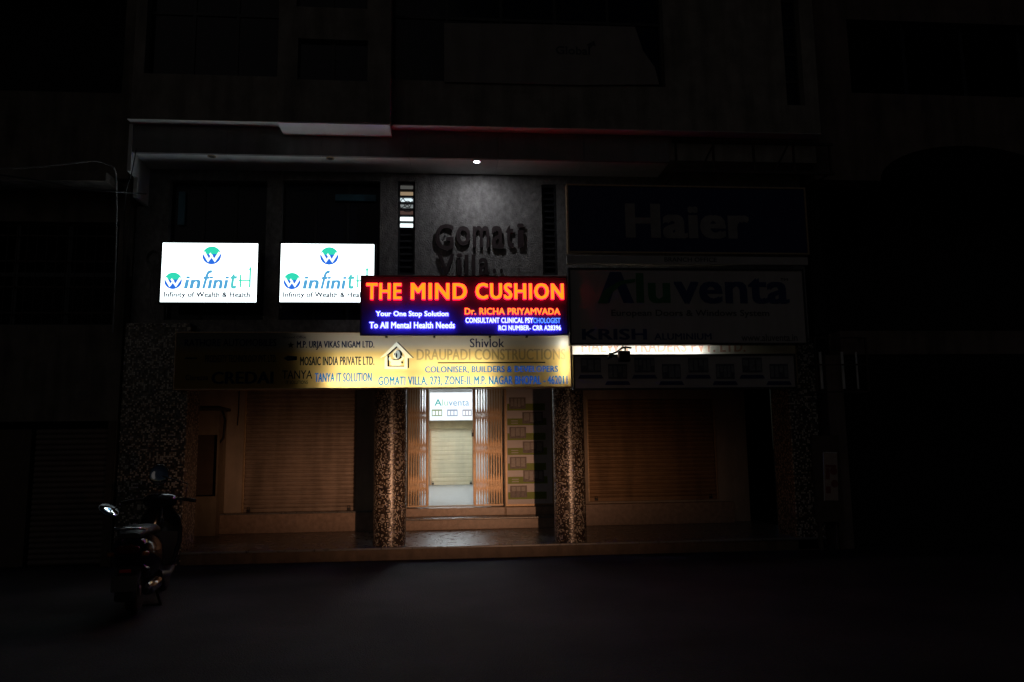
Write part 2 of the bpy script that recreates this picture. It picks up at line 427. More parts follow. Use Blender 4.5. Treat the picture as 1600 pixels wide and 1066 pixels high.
# ================================================================ SETTING
gp = MB().quad((-150, -60, 0), (150, -60, 0), (150, 160, 0), (-150, 160, 0)).build('road', M_asph); tag(gp, kind='structure')
YE, YC, YB, YF = 10.93, 11.21, 11.2, 10.55       # porch edge, column axis, first floor wall, fascia
YG = 13.4                                        # ground floor back wall
ZP = .175
pv = MB().box(-4.45, -3.571, 11.501, 13.6, 0, ZP-.031).box(-3.57, 5.45, YE+.03, 13.6, .0, ZP-.03).build('porch_base', mat('brown_stone', (.17, .115, .08), .55, var=.25, scale=12, dirt=.35)); tag(pv, kind='structure')
mb = MB().box(-3.57, 5.45, YE, 13.62, ZP-.03, ZP, bev=.006)
mb.box(-4.45, -3.571, 11.501, 13.62, ZP-.03, ZP)
pf = mb.build('porch_floor', M_stone); tag(pf, kind='structure')

# ================================================================ MAIN BUILDING
B = thing('commercial_building', 'two storey shop building with mosaic columns, porch and textured upper wall', 'building', loc=(0, 11.2, 0))
def bpart(mb, name, m, parent=None, recalc=False):
    o = mb.build(name, m)
    p = parent or B
    o.parent = p
    o.matrix_parent_inverse = Matrix.Translation((0, -11.2, 0)) if p is B else Matrix()
    return o
def holeY(x0, y0, x1, y1, Y): return RECT(x0, y0, x1, y1, Y)

# first-floor wall
h1 = holeY(266, 281, 411, 500, YB); h2 = holeY(441, 281, 592, 500, YB)
s1 = holeY(622, 283, 648, 430, YB); s2 = holeY(846, 288, 872, 430, YB)
XL, XR = -4.32, 5.52
bpart(MB().wall(XL, XR, 3.05, 5.62, YB, YB+.22, (h1, h2, s1, s2)), 'front_wall', M_plaster)
# soffit, fascia (panel joints are thin real gaps)
xj = [XL] + [P(x, 215, YF)[0] for x in (355, 502, 640, 778, 912)] + [P(1046, 240, YF)[0]]
mb = MB()
for a, b in zip(xj, xj[1:]): mb.box(a+.003, b-.003, YF, YF+.05, 5.62, 6.02)
bpart(mb, 'fascia', M_cladding)
mb = MB()
for a, b in zip(xj, xj[1:]): mb.box(a+.003, b-.003, YF+.05, YB+.02, 5.62, 5.66)
bpart(mb, 'soffit', M_soffit)
bpart(MB().box(XL, XR, YF+.06, YB+.22, 5.67, 6.02), 'slab', M_upper)
bpart(MB().box(xj[-1], XR, YB-.02, YB+.2, 5.3, 6.0), 'slab', M_upper)
# left cheek slab with stepped foot
cx = XL
mb = MB().box(cx-.05, cx, YF-.02, YB+.22, 5.34, 6.02).box(cx-.05, cx, YF+.22, YB+.22, 5.05, 5.34)
bpart(mb, 'end_slab', M_white)
bpart(MB().box(cx-.16, cx, YB, YB+.22, 0, 5.05), 'end_pier', M_plaster)
# upper storey
YU = 10.38
ZU = 6.03
win_u = RECT(236, -90, 433, 120, YU); rec = RECT(612, -90, 1040, 136, YU); slotu = RECT(1214, -90, 1258, 165, YU)
xb0, xb1 = P(432, 198, 10.12)[0], P(610, 199, 10.12)[0]
bpart(MB().wall(XL+.02, 5.5, ZU, 9.6, YU, YU+.25, (win_u, rec, slotu)), 'upper_wall', M_upper)
bw = RECT(466, 60, 574, 127, 10.1); bw2 = RECT(466, -90, 574, 14, 10.1)
bpart(MB().wall(xb0, xb1, ZU-.1, 9.6, 10.1, 10.2, (bw, bw2)).box(xb0, xb0+.06, 10.2, YU-.002, ZU-.1, 9.6).box(xb1-.06, xb1, 10.2, YU-.002, ZU-.1, 9.6)
      .box(xb0+.06, xb1-.06, 10.2, YF, ZU-.1, ZU-.04), 'bay', M_upper)
bpart(MB().box(xb0+.01, xb1-.01, 10.11, YF-.005, ZU-.125, ZU-.102), 'bay_soffit', M_white)
bpart(MB().box(XL-.02, 5.5, YU-.012, YF+.03, ZU-.008, ZU-.001), 'drip_edge', M_white)
def window(r, yf, name='window', m=M_frame, nx=2, nz=1, bar=.035):
    x0, x1, z0, z1 = r; mb = MB()
    mb.wall(x0, x1, z0, z1, yf, yf+.05, [(x0+(x1-x0)*i/nx+bar*.6, x0+(x1-x0)*(i+1)/nx-bar*.6, z0+(z1-z0)*j/nz+bar*.6, z0+(z1-z0)*(j+1)/nz-bar*.6) for i in range(nx) for j in range(nz)])
    o = bpart(mb, name, m)
    g = MB().box(x0+.01, x1-.01, yf+.02, yf+.028, z0+.01, z1-.01).build('pane', M_glass, o)
    return o
window(win_u, YU+.14, nx=3, nz=2); window(slotu, YU+.14, nx=1, nz=6)
window(bw, 10.16, nx=2); window(bw2, 10.16, nx=2)
window((rec[0], rec[1], rec[2], rec[3]), YU+.16, nx=5, nz=2)
# first-floor windows: dark sliding lights with blue inner frame pieces
for r, dx in ((h1, 0), (h2, .0)):
    o = window(r, YB+.12, nx=3, nz=2, bar=.03)
a = RECT(280, 300, 288, 352, YB+.10); bpart(MB().box(a[0], a[1], YB+.085, YB+.115, a[2], a[3]), 'window_blind', M_blueframe)
a = RECT(524, 304, 588, 315, YB+.10); bpart(MB().box(a[0], a[1], YB+.085, YB+.115, a[2], a[3]), 'window_blind', M_blueframe)
# dark rooms behind
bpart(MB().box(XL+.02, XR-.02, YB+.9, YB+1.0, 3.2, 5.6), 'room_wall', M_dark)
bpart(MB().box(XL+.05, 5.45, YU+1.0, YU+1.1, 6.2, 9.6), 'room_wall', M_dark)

# slot windows with fixed slats
def slot(r, lit):
    x0, x1, z0, z1 = r; mb = MB()
    mb.wall(x0, x1, z0, z1, YB+.02, YB+.10, [(x0+.03, x1-.03, z0+.03, z1-.03)])
    o = bpart(mb, 'slot_window', M_frame)
    n = 14; mb = MB(); ph = (z1-z0-.06)/n
    for i in range(n+1):
        z = z0+.03+i*ph; mb.box(x0+.03, x1-.03, YB+.03, YB+.075, z-.014, z+.014)
    mb.build('slat', M_frame, o)
    if lit:
        cols = [(.14, .14, .13, .5), (.5, .36, .22, .6), (.8, .95, 1, 1.0), (.4, .45, .45, .5), (.12, .07, .055, .6), (.85, 1, 1, 2.2), (.85, 1, 1, 2.0)]
        for i, c in enumerate(cols):
            k = n-1-i; z = z0+.03+k*ph
            MB().box(x0+.031, x1-.031, YB+.085, YB+.092, z+.012, z+ph-.012).build('lit_pane', emis('lit_room_'+str(i), c[:3], c[3]), o)
        mb = MB().box(x0+.031, x1-.031, YB+.085, YB+.092, z0+.03, z0+.03+(n-7)*ph-.01); mb.build('pane', M_glass, o)
        # round fan guard seen against the lit room
        k = n-3; zc = z0+.03+k*ph-.01; mb = MB()
        for rr in (.115, .05):
            mb.tube([(x0+.14+rr*math.cos(t), YB+.08, zc+rr*math.sin(t)) for t in [2*math.pi*q/28 for q in range(29)]], .006, 6)
        for t in (.6, 2.2, 3.7, 5.3): mb.tube([(x0+.14, YB+.08, zc), (x0+.14+.115*math.cos(t), YB+.08, zc+.115*math.sin(t))], .006, 6)
        mb.build('fan_guard', M_black, o)
    else:
        MB().box(x0+.031, x1-.031, YB+.085, YB+.092, z0+.03, z1-.03).build('pane', M_glass, o)
slot(s1, True); slot(s2, False)

# porch columns (mosaic)
for px0, px1 in ((585, 634), (865, 914)):
    x = (P(px0, 740, YC)[0]+P(px1, 740, YC)[0])/2
    o = MB().lathe([(.229, ZP), (.229, 3.05)], n=64).build('column', M_mos)
    o.parent = B; o.location = (x, YC-11.2, 0)
# flat mosaic pillars at both ends
lp = (-4.45, -3.57); rp = (P(1238, 740, 11.0)[0], P(1272, 740, 11.0)[0]+.1)
bpart(MB().box(lp[0], lp[1], 10.96, 11.5, 0, 3.3, bev=.01), 'mosaic_pillar', M_mosflat)
bpart(MB().box(rp[0], rp[1], 10.96, 11.6, 0, 3.0, bev=.01), 'mosaic_pillar', M_mosflat)
# porch ceiling and back wall
bpart(MB().box(-4.45, 5.45, YB-.0, 13.7, 3.05, 3.2), 'porch_ceiling', M_upper)
LS = RECT(386, 560, 556, 798, YG); RS = RECT(915, 625, 1122, 780, YG)
LS = (LS[0], LS[1], LS[2], 2.85); RS = (RS[0], RS[1], RS[2], P(1000, 624, YG)[1])
GX0, GX1 = P(635, 720, 13.5)[0], P(787, 720, 13.5)[0]
ZT = .52
DX = P(1165, 700, YG)[0], P(1232, 700, YG)[0]
gate_hole = (GX0, GX1, ZP, 2.95)
dark_hole = (DX[0], DX[1], ZP, 2.9)
pan = (GX1+.02, 1.86, .5, 2.95)
bpart(MB().wall(-4.45, 5.45, ZP, 3.05, YG-.06, YG+.2, (LS, RS, gate_hole, dark_hole, pan)), 'porch_wall', M_porchwall)
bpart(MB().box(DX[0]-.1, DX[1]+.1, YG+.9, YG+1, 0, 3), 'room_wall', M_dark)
bpart(MB().box(-4.5, -4.46, 11.51, 13.6, 0, 3.05), 'porch_wall', M_porchwall)
def shutter(r, m=M_shut, y=YG, lock=True, parent=None, pitch=.072, depth=.036):
    x0, x1, z0, z1 = r
    o = MB().curtain(x0+.03, x1-.03, z0+.07, z1, y, pitch, depth).build('rolling_shutter', m)
    o.parent = B; o.matrix_parent_inverse = Matrix.Translation((0, -11.2, 0))
    MB().box(x0+.03, x1-.03, y-.012, y+.02, z0, z0+.068, bev=.004).build('bottom_bar', m, o)
    for a, b in ((x0-.02, x0+.028), (x1-.028, x1+.02)):
        MB().box(a, b, y-.035, y+.03, z0, z1, bev=.004).build('guide_rail', M_steel, o)
    if lock:
        for f in (.06, .94):
            xx = x0+(x1-x0)*f
            mb = MB().box(xx-.03, xx+.03, y-.045, y-.013, z0+.015, z0+.055, bev=.006)
            mb.tube([(xx-.018, y-.03, z0+.055), (xx-.018, y-.03, z0+.09), (xx+.018, y-.03, z0+.09), (xx+.018, y-.03, z0+.055)], .005, 6)
            mb.build('padlock', M_black, o)
    return o
shutter(LS); shutter(RS, M_shut2)
# sills and steps in front of the back wall
bpart(MB().box(LS[0]-.35, LS[1]+.32, YG-.28, YG-.065, ZP, LS[2]-.01, bev=.008), 'sill', M_tile)
bpart(MB().box(LS[0]-.33, LS[1]+.30, YG-.30, YG-.066, LS[2]-.009, LS[2]+.012, bev=.004), 'sill', M_stone)
bpart(MB().box(RS[0]-.28, RS[1]+.2, YG-.25, YG-.065, ZP, RS[2]-.03, bev=.008), 'sill', M_tile)
sx0, sx1 = GX0-.35, 1.88
bpart(MB().box(sx0, sx1, 13.0, 13.33, ZP, .335, bev=.008), 'step', M_tile)
bpart(MB().box(sx0-.02, sx1+.02, 12.97, 13.33, .336, .366, bev=.008), 'step', M_stone)
bpart(MB().box(sx0, GX1+.0, 13.345, 13.66, .366, ZT-.02, bev=.006), 'step', M_tile)
bpart(MB().box(GX1+.02, sx1, 13.30, 13.5, .366, .5, bev=.006), 'step', M_tile)
# corridor behind the gate
IX0, IX1 = P(674, 757, 20.7)[0], P(738, 757, 20.7)[0]
CX0, CX1 = IX0-.06, IX1+.06
bpart(MB().box(CX0-.5, CX1+.5, 13.661, 21, .3, ZT), 'corridor_floor', M_corr)
bpart(MB().box(CX0-.1, CX0, 13.67, 21, ZT, 3.4), 'corridor_wall', M_white)
bpart(MB().box(CX1, CX1+.1, 13.67, 21, ZT, 3.4), 'corridor_wall', M_white)
bpart(MB().box(CX0-.1, CX1+.1, 13.67, 21, 3.4, 3.5), 'corridor_ceiling', M_white)
bpart(MB().box(CX0-.6, CX0-.101, 13.67, 13.72, ZT, 3.05), 'corridor_wall', M_white)
bpart(MB().box(CX1+.101, CX1+.6, 13.67, 13.72, ZT, 3.05), 'corridor_wall', M_white)
bpart(MB().box(CX0, CX1, 20.85, 20.95, ZT, 3.4), 'corridor_wall', M_white)
shutter((CX0+.03, CX1-.03, ZT+.005, 2.45), M_shutin, 20.7, True, pitch=.11, depth=.008)
bpart(MB().box(CX0+.005, CX1-.005, 20.58, 20.84, 2.0, 2.75, bev=.01), 'shutter_hood', mat('tan_hood', (.42, .33, .17), .6))

# ================================================================ corridor tube light
T = thing('tube_light', 'white fluorescent tube fitting on the corridor ceiling behind the gate, nearer the gate', 'ceiling light', 'corridor tube lights', loc=(0, 15.8, 3.39))
MB().box(-.02+(CX0+CX1)/2-.03, (CX0+CX1)/2+.05, -.6, .6, -.06, 0, bev=.006).build('casing', M_white, T)
MB().tube([((CX0+CX1)/2, -.56, -.085), ((CX0+CX1)/2, .56, -.085)], .018, 12).build('tube', emis('tube_glow', (.86, .94, 1.0), 270), T)
T2 = copy_tree(T); T2.location = (0, 18.6, 3.39); T2['label'] = 'added fluorescent tube fitting on the corridor ceiling, unseen, brightening the cream shutter'  # second tube, out of view, added to brighten the cream shutter

# ================================================================ inner lightbox over the corridor shutter
r = RECT(671, 613, 738.5, 657, 20.3)
L = thing('lightbox_sign', 'small white lightbox with teal name and three pictures, at the back of the corridor', 'sign', loc=((r[0]+r[1])/2, 20.3, r[2]))
def local(mb, name, m, par):
    o = mb.build(name, m); o.parent = par; o.matrix_parent_inverse = Matrix.Translation(par.location).inverted(); return o
local(MB().box(r[0], r[1], 20.3, 20.42, r[2], r[3], bev=.004), 'frame', M_white, L)
local(MB().box(r[0]+.015, r[1]-.015, 20.293, 20.299, r[2]+.015, r[3]-.015), 'face', emis('lit_white_face', (.88, .95, 1.0), 1.25), L)
def ltxt(name, body, a, Y, m, par, **k):
    mb = MB(); q = RECT(*a, Y); text_into(mb, body, *q, Y, **k); return local(mb, name, m, par)
ltxt('lettering', 'A', (679, 624, 690, 634), 20.288, emis('print_teal', (.05, .45, .40), 1), L, bold=.01)
ltxt('lettering', 'lu', (690.5, 624, 700, 634), 20.288, emis('print_palegreen', (.45, .75, .55), 1), L)
ltxt('lettering', 'venta', (701, 626, 733, 634), 20.288, emis('print_blue', (.22, .42, .6), 1), L)
ltxt('lettering', 'European Doors & Windows System', (684, 636, 729, 637.6), 20.288, emis('print_grey', (.5, .55, .6), 1), L)
for i, (a, c) in enumerate((((674.5, 640, 691, 650.5), (.30, .38, .22)), ((698.5, 640, 715, 650.5), (.35, .42, .55)), ((722.5, 640, 737, 650.5), (.42, .42, .48)))):
    q = RECT(*a, 20.288); mb = MB(); mb.wall(q[0], q[1], q[2], q[3], 20.288, 20.291, [(q[0]+(q[1]-q[0])*f, q[0]+(q[1]-q[0])*(f+.22), q[2]+.03, q[3]-.04) for f in (.08, .39, .7)])
    local(mb, 'picture', emis('print_photo_'+str(i), c, 1), L)

# ================================================================ folding gates
def gate(x0, x1, nb, label, ydir):
    G = thing('folding_gate', label, 'gate', 'folding gates of the entrance', loc=((x0+x1)/2, 13.5, ZT))
    z0, z1 = ZT-.0, 2.93
    xs = [x0+.02+(x1-x0-.04)*i/(nb-1) for i in range(nb)]
    for i, x in enumerate(xs):
        mb = MB(); j = random.uniform(-.006, .006)
        mb.box(x-.009, x+.009, 13.49+j, 13.498+j, z0+.02, z1)
        mb.box(x-.009, x-.005, 13.498+j, 13.515+j, z0+.02, z1).box(x+.005, x+.009, 13.498+j, 13.515+j, z0+.02, z1)
        local(mb, 'upright_bar', M_steel, G)
    mb = MB()
    bands = ((ZT+.05, ZT+.66), (ZT+.68, ZT+1.29), (ZT+1.31, ZT+1.80), (ZT+1.82, ZT+2.38))
    for (za, zb) in bands:
        for i in range(nb-1):
            for s, yy in ((1, 13.478), (-1, 13.520)):
                a, b = (xs[i], xs[i+1]) if s > 0 else (xs[i+1], xs[i])
                w = .006
                for k in range(6):      # bowed strip, steep in the folded gate
                    e0, e1 = k/6, (k+1)/6
                    f0, f1 = .5-.5*math.cos(math.pi*e0), .5-.5*math.cos(math.pi*e1)
                    p0, p1 = a+(b-a)*f0, a+(b-a)*f1; q0, q1 = za+(zb-za)*e0, za+(zb-za)*e1
                    yk = yy+(i % 2)*.005
                    mb.prism([(p0-w, q0), (p0+w, q0), (p1+w, q1), (p1-w, q1)], yk, yk+.004)
    local(mb, 'lattice', M_steel, G)
    local(MB().box(x0, x1, 13.475, 13.53, z1, z1+.05), 'top_rail', M_steel, G)
    local(MB().box(x0, x1, 13.485, 13.515, ZT, ZT+.02), 'bottom_rail', M_steel, G)
    e = x1 if ydir > 0 else x0
    local(MB().box(e-.02, e+.02, 13.46, 13.54, ZT+.02, z1, bev=.004), 'end_post', M_black if 0 else M_steel, G)
    if ydir < 0:
        zc = P(741, 676, 13.46)[1]
        mb = MB().box(e-.045, e-.008, 13.43, 13.458, zc-.07, zc, bev=.005)
        mb.tube([(e-.04, 13.445, zc), (e-.04, 13.445, zc+.045), (e-.012, 13.445, zc+.045), (e-.012, 13.445, zc)], .005, 6)
        local(mb, 'padlock', M_black, G)
    return G
gate(GX0+.02, P(668, 720, 13.5)[0], 8, 'folded steel lattice gate on the left of the lit doorway, beside the mosaic column', 1)
gate(P(741, 720, 13.5)[0], GX1-.015, 11, 'folded steel lattice gate with padlock, next to the picture panel', -1)

# ================================================================ picture panel right of the gate
PX0, PX1, PZ0, PZ1 = GX1+.03, 1.84, .52, 2.93
D = thing('display_panel', 'tall white panel with green tabs and window pictures behind the right column', 'display', loc=((PX0+PX1)/2, 13.42, PZ0))
YPn = 13.42
local(MB().box(PX0, PX1, YPn, YPn+.04, PZ0, PZ1, bev=.004), 'board', mat('white_board', (.80, .78, .82), .5, var=.04), D)
local(MB().wall(PX0-.015, PX1+.015, PZ0-.015, PZ1+.015, YPn-.02, YPn-.001, [(PX0+.02, PX1-.02, PZ0+.02, PZ1-.02)]), 'frame', M_steel, D)
M_tab = mat('green_tab', (.24, .34, .02), .5, var=.05); M_pic = mat('print_greybrown', (.22, .19, .19), .5, var=.5, scale=25); M_picl = mat('print_pale', (.45, .43, .42), .5, var=.2, scale=30)
PW = PX1-PX0
for i, py in enumerate((772, 748, 727, 703, 680, 657, 634)):      # picture rows from the bottom up
    zc = P(820, py-4, YPn)[1]
    left = i % 2 == 0
    tx = (PX0+.05, PX0+.34) if not left else (PX0+.36, PX0+.70)
    hx = (PX0+.30, PX0+.66) if not left else (PX0+.07, PX0+.36)
    zt = zc-.07
    if left: local(MB().box(PX0+.035, PX0+.70, YPn-.006, YPn-.001, zt-.06, zt+.06), 'tab', M_tab, D)
    else: local(MB().box(PX0+.035, PX0+.72, YPn-.006, YPn-.001, zt-.06, zt+.06), 'tab', M_tab, D)
    x0, x1 = hx; mb = MB().box(x0, x1, YPn-.012, YPn-.0065, zc-.1, zc+.1, m=0)
    n = random.choice((2, 3, 3, 4))
    for k in range(n):
        a = x0+.02+(x1-x0-.04)*k/n
        mb.box(a+.008, a+(x1-x0-.04)/n-.008, YPn-.015, YPn-.0125, zc-.08+random.uniform(0, .05), zc+.08, m=1)
    if i == 0: mb.box(x0+.01, x1-.01, YPn-.0175, YPn-.0155, zc-.09, zc+.01, m=0)
    local(mb, 'picture', [M_pic, M_picl], D)
    # two short lines of print on each tab
    if not left:
        for dz in (.018, -.022): local(MB().box(PX0+.10, PX0+.22, YPn-.009, YPn-.0065, zt+dz-.008, zt+dz+.008), 'caption', M_white, D)

# ================================================================ lit window signs (a pair)
YS = 10.88
x0, x1, z0, z1 = RECT(254, 379, 401, 473, YS)
S = thing('window_sign', 'glowing white window sign, whole and unobstructed, left of its twin', 'sign', 'lit white window signs', loc=(x0, YS, z0))
W_, H_ = x1-x0, z1-z0
def sl_(mb, name, m, par=None): o = mb.build(name, m); o.parent = par or S; return o
sl_(MB().wall(-.02, W_+.02, -.02, H_+.02, -.008, .11, [(.004, W_-.004, .004, H_-.004)]), 'frame', M_frame)
sl_(MB().box(-.012, W_+.012, .112, .125, -.012, H_+.012), 'back_panel', M_frame)
for fx_ in (.12, .88): sl_(MB().box(W_*fx_-.02, W_*fx_+.02, .126, .315, H_*.7, H_*.7+.04), 'mount', M_frame)
sl_(MB().box(.005, W_-.005, 0, .006, .005, H_-.005), 'face', emis('lit_sign_face', (.86, .98, 1.0), 3.4))
E_blue = emis('ink_blue', (.025, .16, .78), 1); E_green = emis('ink_green', (.035, .72, .48), 1); E_w = emis('ink_white', (.85, .98, 1.0), 1.5)
E_txt = emis('ink_text_blue', (.10, .40, .70), 1); E_txt2 = emis('ink_text_teal', (.10, .62, .62), 1); E_gray = emis('ink_gray', (.05, .06, .08), 1)
def emblem(cx, cz, r):
    def arc(t0, t1, n=28): return [(cx+r*math.cos(t0+(t1-t0)*k/n), cz+r*math.sin(t0+(t1-t0)*k/n)) for k in range(n+1)]
    mb = MB(); mb.prism(arc(0, 2*math.pi-.001, 48), -.004, -.001, m=0)
    mb.prism(arc(R(8), R(172)), -.0065, -.0045, m=1)
    k = r
    def st(pts): mb.prism([(cx+a*k, cz+b*k) for a, b in pts], -.009, -.007, m=2)
    st([(-1.0, .28), (-.72, .42), (-.28, -.35), (-.36, -.78)])        # left outer stroke
    st([(-.36, -.78), (-.28, -.35), (.02, .12), (.14, -.06)])          # left inner
    st([(.36, -.78), (.28, -.35), (-.14, .30), (-.28, .12)])           # right inner, crossing
    st([(1.0, .28), (.72, .42), (.28, -.35), (.36, -.78)])
    return sl_(mb, 'emblem', [E_blue, E_green, E_w])
def fx(px): return W_*(px-98)/(737-98)          # proportions of the artwork
def fz(py): return H_*(482-py)/(482-86)
emblem(fx(428), fz(170), H_*.152)
emblem(fx(180), fz(340), H_*.140)
def stx(name, body, a0, b0, a1, b1, m, **k):
    mb = MB(); text_into(mb, body, fx(a0), fx(a1), fz(b1), fz(b0), -.005, depth=.003, **k); return sl_(mb, name, m)
stx('lettering', 'in', 252, 309, 362, 392, E_txt, shear=.15, bold=.034)
stx('lettering', 'f', 372, 268, 436, 392, E_txt, shear=.3, bold=.02)
stx('lettering', 'ini', 408, 309, 548, 392, E_txt, shear=.15, bold=.034)
stx('lettering', 't', 556, 290, 602, 392, E_txt2, shear=.15, bold=.03)
mb = MB()
for a in ((620, 295, 631, 382), (612, 332, 692, 341), (682, 262, 694, 382)): mb.prism([(fx(a[0]), fz(a[3])), (fx(a[2]), fz(a[3])), (fx(a[2]), fz(a[1])), (fx(a[0]), fz(a[1]))], -.005, -.002)
mb.prism([(fx(677), fz(266)), (fx(698), fz(266)), (fx(688), fz(238))], -.005, -.002)
sl_(mb, 'lettering', E_green)
stx('lettering', 'Infinity of Wealth & Health', 122, 412, 692, 458, E_gray, bold=.044)
mb = MB(); cx_, cz_ = fx(716), fz(238); rr = H_*.026
mb.tube([(cx_+rr*math.cos(t), -.004, cz_+rr*math.sin(t)) for t in [2*math.pi*k/16 for k in range(17)]], .002, 4); sl_(mb, 'registered_mark', E_gray)
mb = MB(); text_into(mb, 'R', cx_-.008, cx_+.008, cz_-.011, cz_+.011, -.005, depth=.003); sl_(mb, 'registered_mark', E_gray)
x2 = RECT(439, 380, 585, 473, YS)
for xx in (x2[0],):
    c = copy_tree(S); c.location = (xx, YS, x2[2]); c['label'] = 'glowing white window sign partly covered by the red lettered sign'

# ================================================================ red and blue LED sign
YM = 10.42
x0, x1, z0, z1 = RECT(565, 432, 887, 523, YM)
A = thing('led_sign', 'long dark sign with glowing orange, red and blue letters above the entrance', 'sign', loc=(x0, YM, z0))
M_panel = mat('dark_panel', (.05, .035, .065), .42, var=.05, scale=3)
local(MB().box(x0, x1, YM, YM+.12, z0, z1, bev=.005), 'panel', M_panel, A)
local(MB().wall(x0-.012, x1+.012, z0-.012, z1+.012, YM-.02, YM+.03, [(x0+.012, x1-.012, z0+.012, z1-.012)]), 'frame', M_frame, A)
for f in (.12, .35, .62, .8):
    xx = x0+(x1-x0)*f
    local(MB().box(xx-.015, xx+.015, YM+.02, YM+.1, z0-.034, z0-.0125), 'bracket', M_black, A)
E_or = emis('led_orange_face', (1.0, .27, .008), 1.5); E_red = emis('led_red_return', (1.0, .004, .03), 6.5)
E_wh = emis('led_white_face', (.72, .85, 1.0), 1.4); E_bl = emis('led_blue_return', (.012, .03, 1.0), 5.0)
E_bl2 = emis('led_blue_return_soft', (.04, .03, 1.0), 18.0); E_cy = emis('led_cyan_face', (.16, .48, .9), 1.0); E_or2 = emis('led_amber_face', (1.0, .33, .02), 1.35)
def led(body, px0, py0, px1, py1, face, ret, bold, off, dep, stand, space=1.0):
    """channel letters: glowing return standing off the panel, brighter face set on it"""
    q = RECT(px0, py0, px1, py1, YM-.06)
    yb = YM-stand-dep; g = off
    mb = MB(); text_into(mb, body, q[0]-g, q[1]+g, q[2]-g, q[3]+g, yb, depth=dep, bold=bold+.012, space=space)
    o = local(mb, 'letter_return', ret, A)
    mb = MB(); text_into(mb, body, *q, yb-.006, depth=.004, bold=bold, space=space)
    local(mb, 'letter_face', face, A)
for wd, xa, xb in (('THE', 572.5, 627), ('MIND', 642, 729.5), ('CUSHION', 743, 881)):
    led(wd, xa, 442.5, xb, 467.5, E_or, E_red, .03, .004, .045, .012, space=1.1)
led('Dr. RICHA PRIYAMVADA', 726.5, 481, 875.5, 491, E_or2, E_red, .018, .004, .012, .02)
led('Your One Stop Solution', 587.5, 486.5, 700.5, 496.5, E_wh, E_bl2, .03, .004, .012, .055)
led('To All Mental Health Needs', 577.5, 503.5, 710.5, 513, E_wh, E_bl2, .03, .004, .012, .055)
led('CONSULTANT CLINICAL PSY', 727.5, 496.5, 833, 504.5, E_wh, E_bl2, .03, .003, .010, .045)
led('CHOLOGIST', 833.5, 496.5, 876, 504.5, E_cy, E_bl, .012, .002, .006, .03)
led('RCI NUMBER- CRR A28396', 779, 508.5, 876.5, 516, E_wh, E_bl2, .03, .003, .010, .045)

# ================================================================ yellow tenant board (backlit box)
YY = 10.74
x0, x1, z0, z1 = RECT(275, 521, 893, 607.5, YY)
z0 = (P(300, 606, YY)[1]+P(880, 607.5, YY)[1])/2; z1 = P(600, 519, YY)[1]
TB = thing('tenant_signboard', 'long yellow backlit board of blue company names across the porch', 'sign', loc=(x0, YY, z0))
M_flexY = flex('yellow_flex', (.88, .64, .22), (.60, .59, .53), z1-.30, z1-.17, trans=.78)
o = local(MB().quad((x0+.01, YY+.002, z0+.01), (x1-.01, YY+.002, z0+.01), (x1-.01, YY+.002, z1-.01), (x0+.01, YY+.002, z1-.01)), 'face', M_flexY, TB)
local(MB().wall(x0-.005, x1+.005, z0-.005, z1+.005, YY-.004, YY+.2, [(x0+.008, x1-.008, z0+.008, z1-.008)]), 'frame', M_steel, TB)
M_boxin = mat('box_lining', (.7, .68, .62), .8); M_boxdark = mat('light_absorbing_lining', (.035, .035, .035), .8)  # near-black lining soaks up tube light to keep the board's left dark
local(MB().box(x0+.01, x1-.01, YY+.201, YY+.21, z0, z1), 'back_panel', M_boxdark, TB)
E_tube = emis('sign_tube', (1.0, .95, .84), 17)
for xa, xb, dz in ((512, 640, .07), (650, 772, .07), (520, 640, .33), (650, 765, .33)):
    a = P(xa, 600, YY+.12); b = P(xb, 600, YY+.12)
    yt = YY+(.10 if dz < .2 else .135)
    local(MB().tube([(a[0], yt, z0+dz), (b[0], yt, z0+dz)], .016, 10), 'tube', E_tube, TB)
a = P(880, 600, YY+.12)[0]
local(MB().tube([(a, YY+.085, z0+.12), (a, YY+.085, z1-.1)], .014, 10), 'tube', E_tube, TB)
xp = P(478, 560, YY)[0]; local(MB().box(xp, xp+.006, YY+.028, YY+.2, z0+.01, z1-.01), 'light_baffle', M_boxdark, TB)  # unseen baffle added to stop tube light spreading left
xp = P(438, 560, YY)[0]; local(MB().box(xp, xp+.006, YY+.006, YY+.2, z0+.01, z1-.01), 'light_baffle', M_boxdark, TB)  # second baffle, added inside so the left cell stays dark
I_navy = ink('ink_navy', (.03, .06, .22)); I_blue = ink('ink_blue_print', (.008, .28, 1.0), glow=(.0, .15, 1.0), gs=.24)  # blue film emits a little, standing in for light from behind
I_ghost = ink('ink_ghost', (.66, .64, .70), .08); I_pale = ink('ink_pale', (1, 1, 1), .1, glow=(.30, .33, .30), gs=.75); I_green = ink('ink_dark_green', (.03, .06, .05))  # pale film also emits, in place of light from behind
def ytx(body, px0, py0, px1, py1, m, **k):
    mb = MB(); text_into(mb, body, *RECT(px0, py0, px1, py1, YY), YY-.004, depth=.002, flat=True, **k); local(mb, 'lettering', m, TB)
ytx('RATHORE AUTOMOBILES', 289, 530, 432, 541, I_navy, bold=.02)
ytx('PRODIGITY TECHNOLOGY PVT. LTD.', 321, 555, 432, 566, I_navy, bold=.01)
ytx('CREDAI', 331, 581, 427, 600, I_navy, bold=.04)
ytx('Clarezza', 290, 586, 325, 594, I_navy)
ytx('Ground Office', 442, 525, 478, 529, I_navy)
ytx('M.P. URJA VIKAS NIGAM LTD.', 464, 533, 585, 547, I_navy, bold=.045)
ytx('MOSAIC INDIA PRIVATE LTD.', 469, 557.5, 585, 571, I_navy, bold=.045)
ytx('TANYA IT SOLUTION', 492, 583, 581, 597, I_blue, bold=.045)
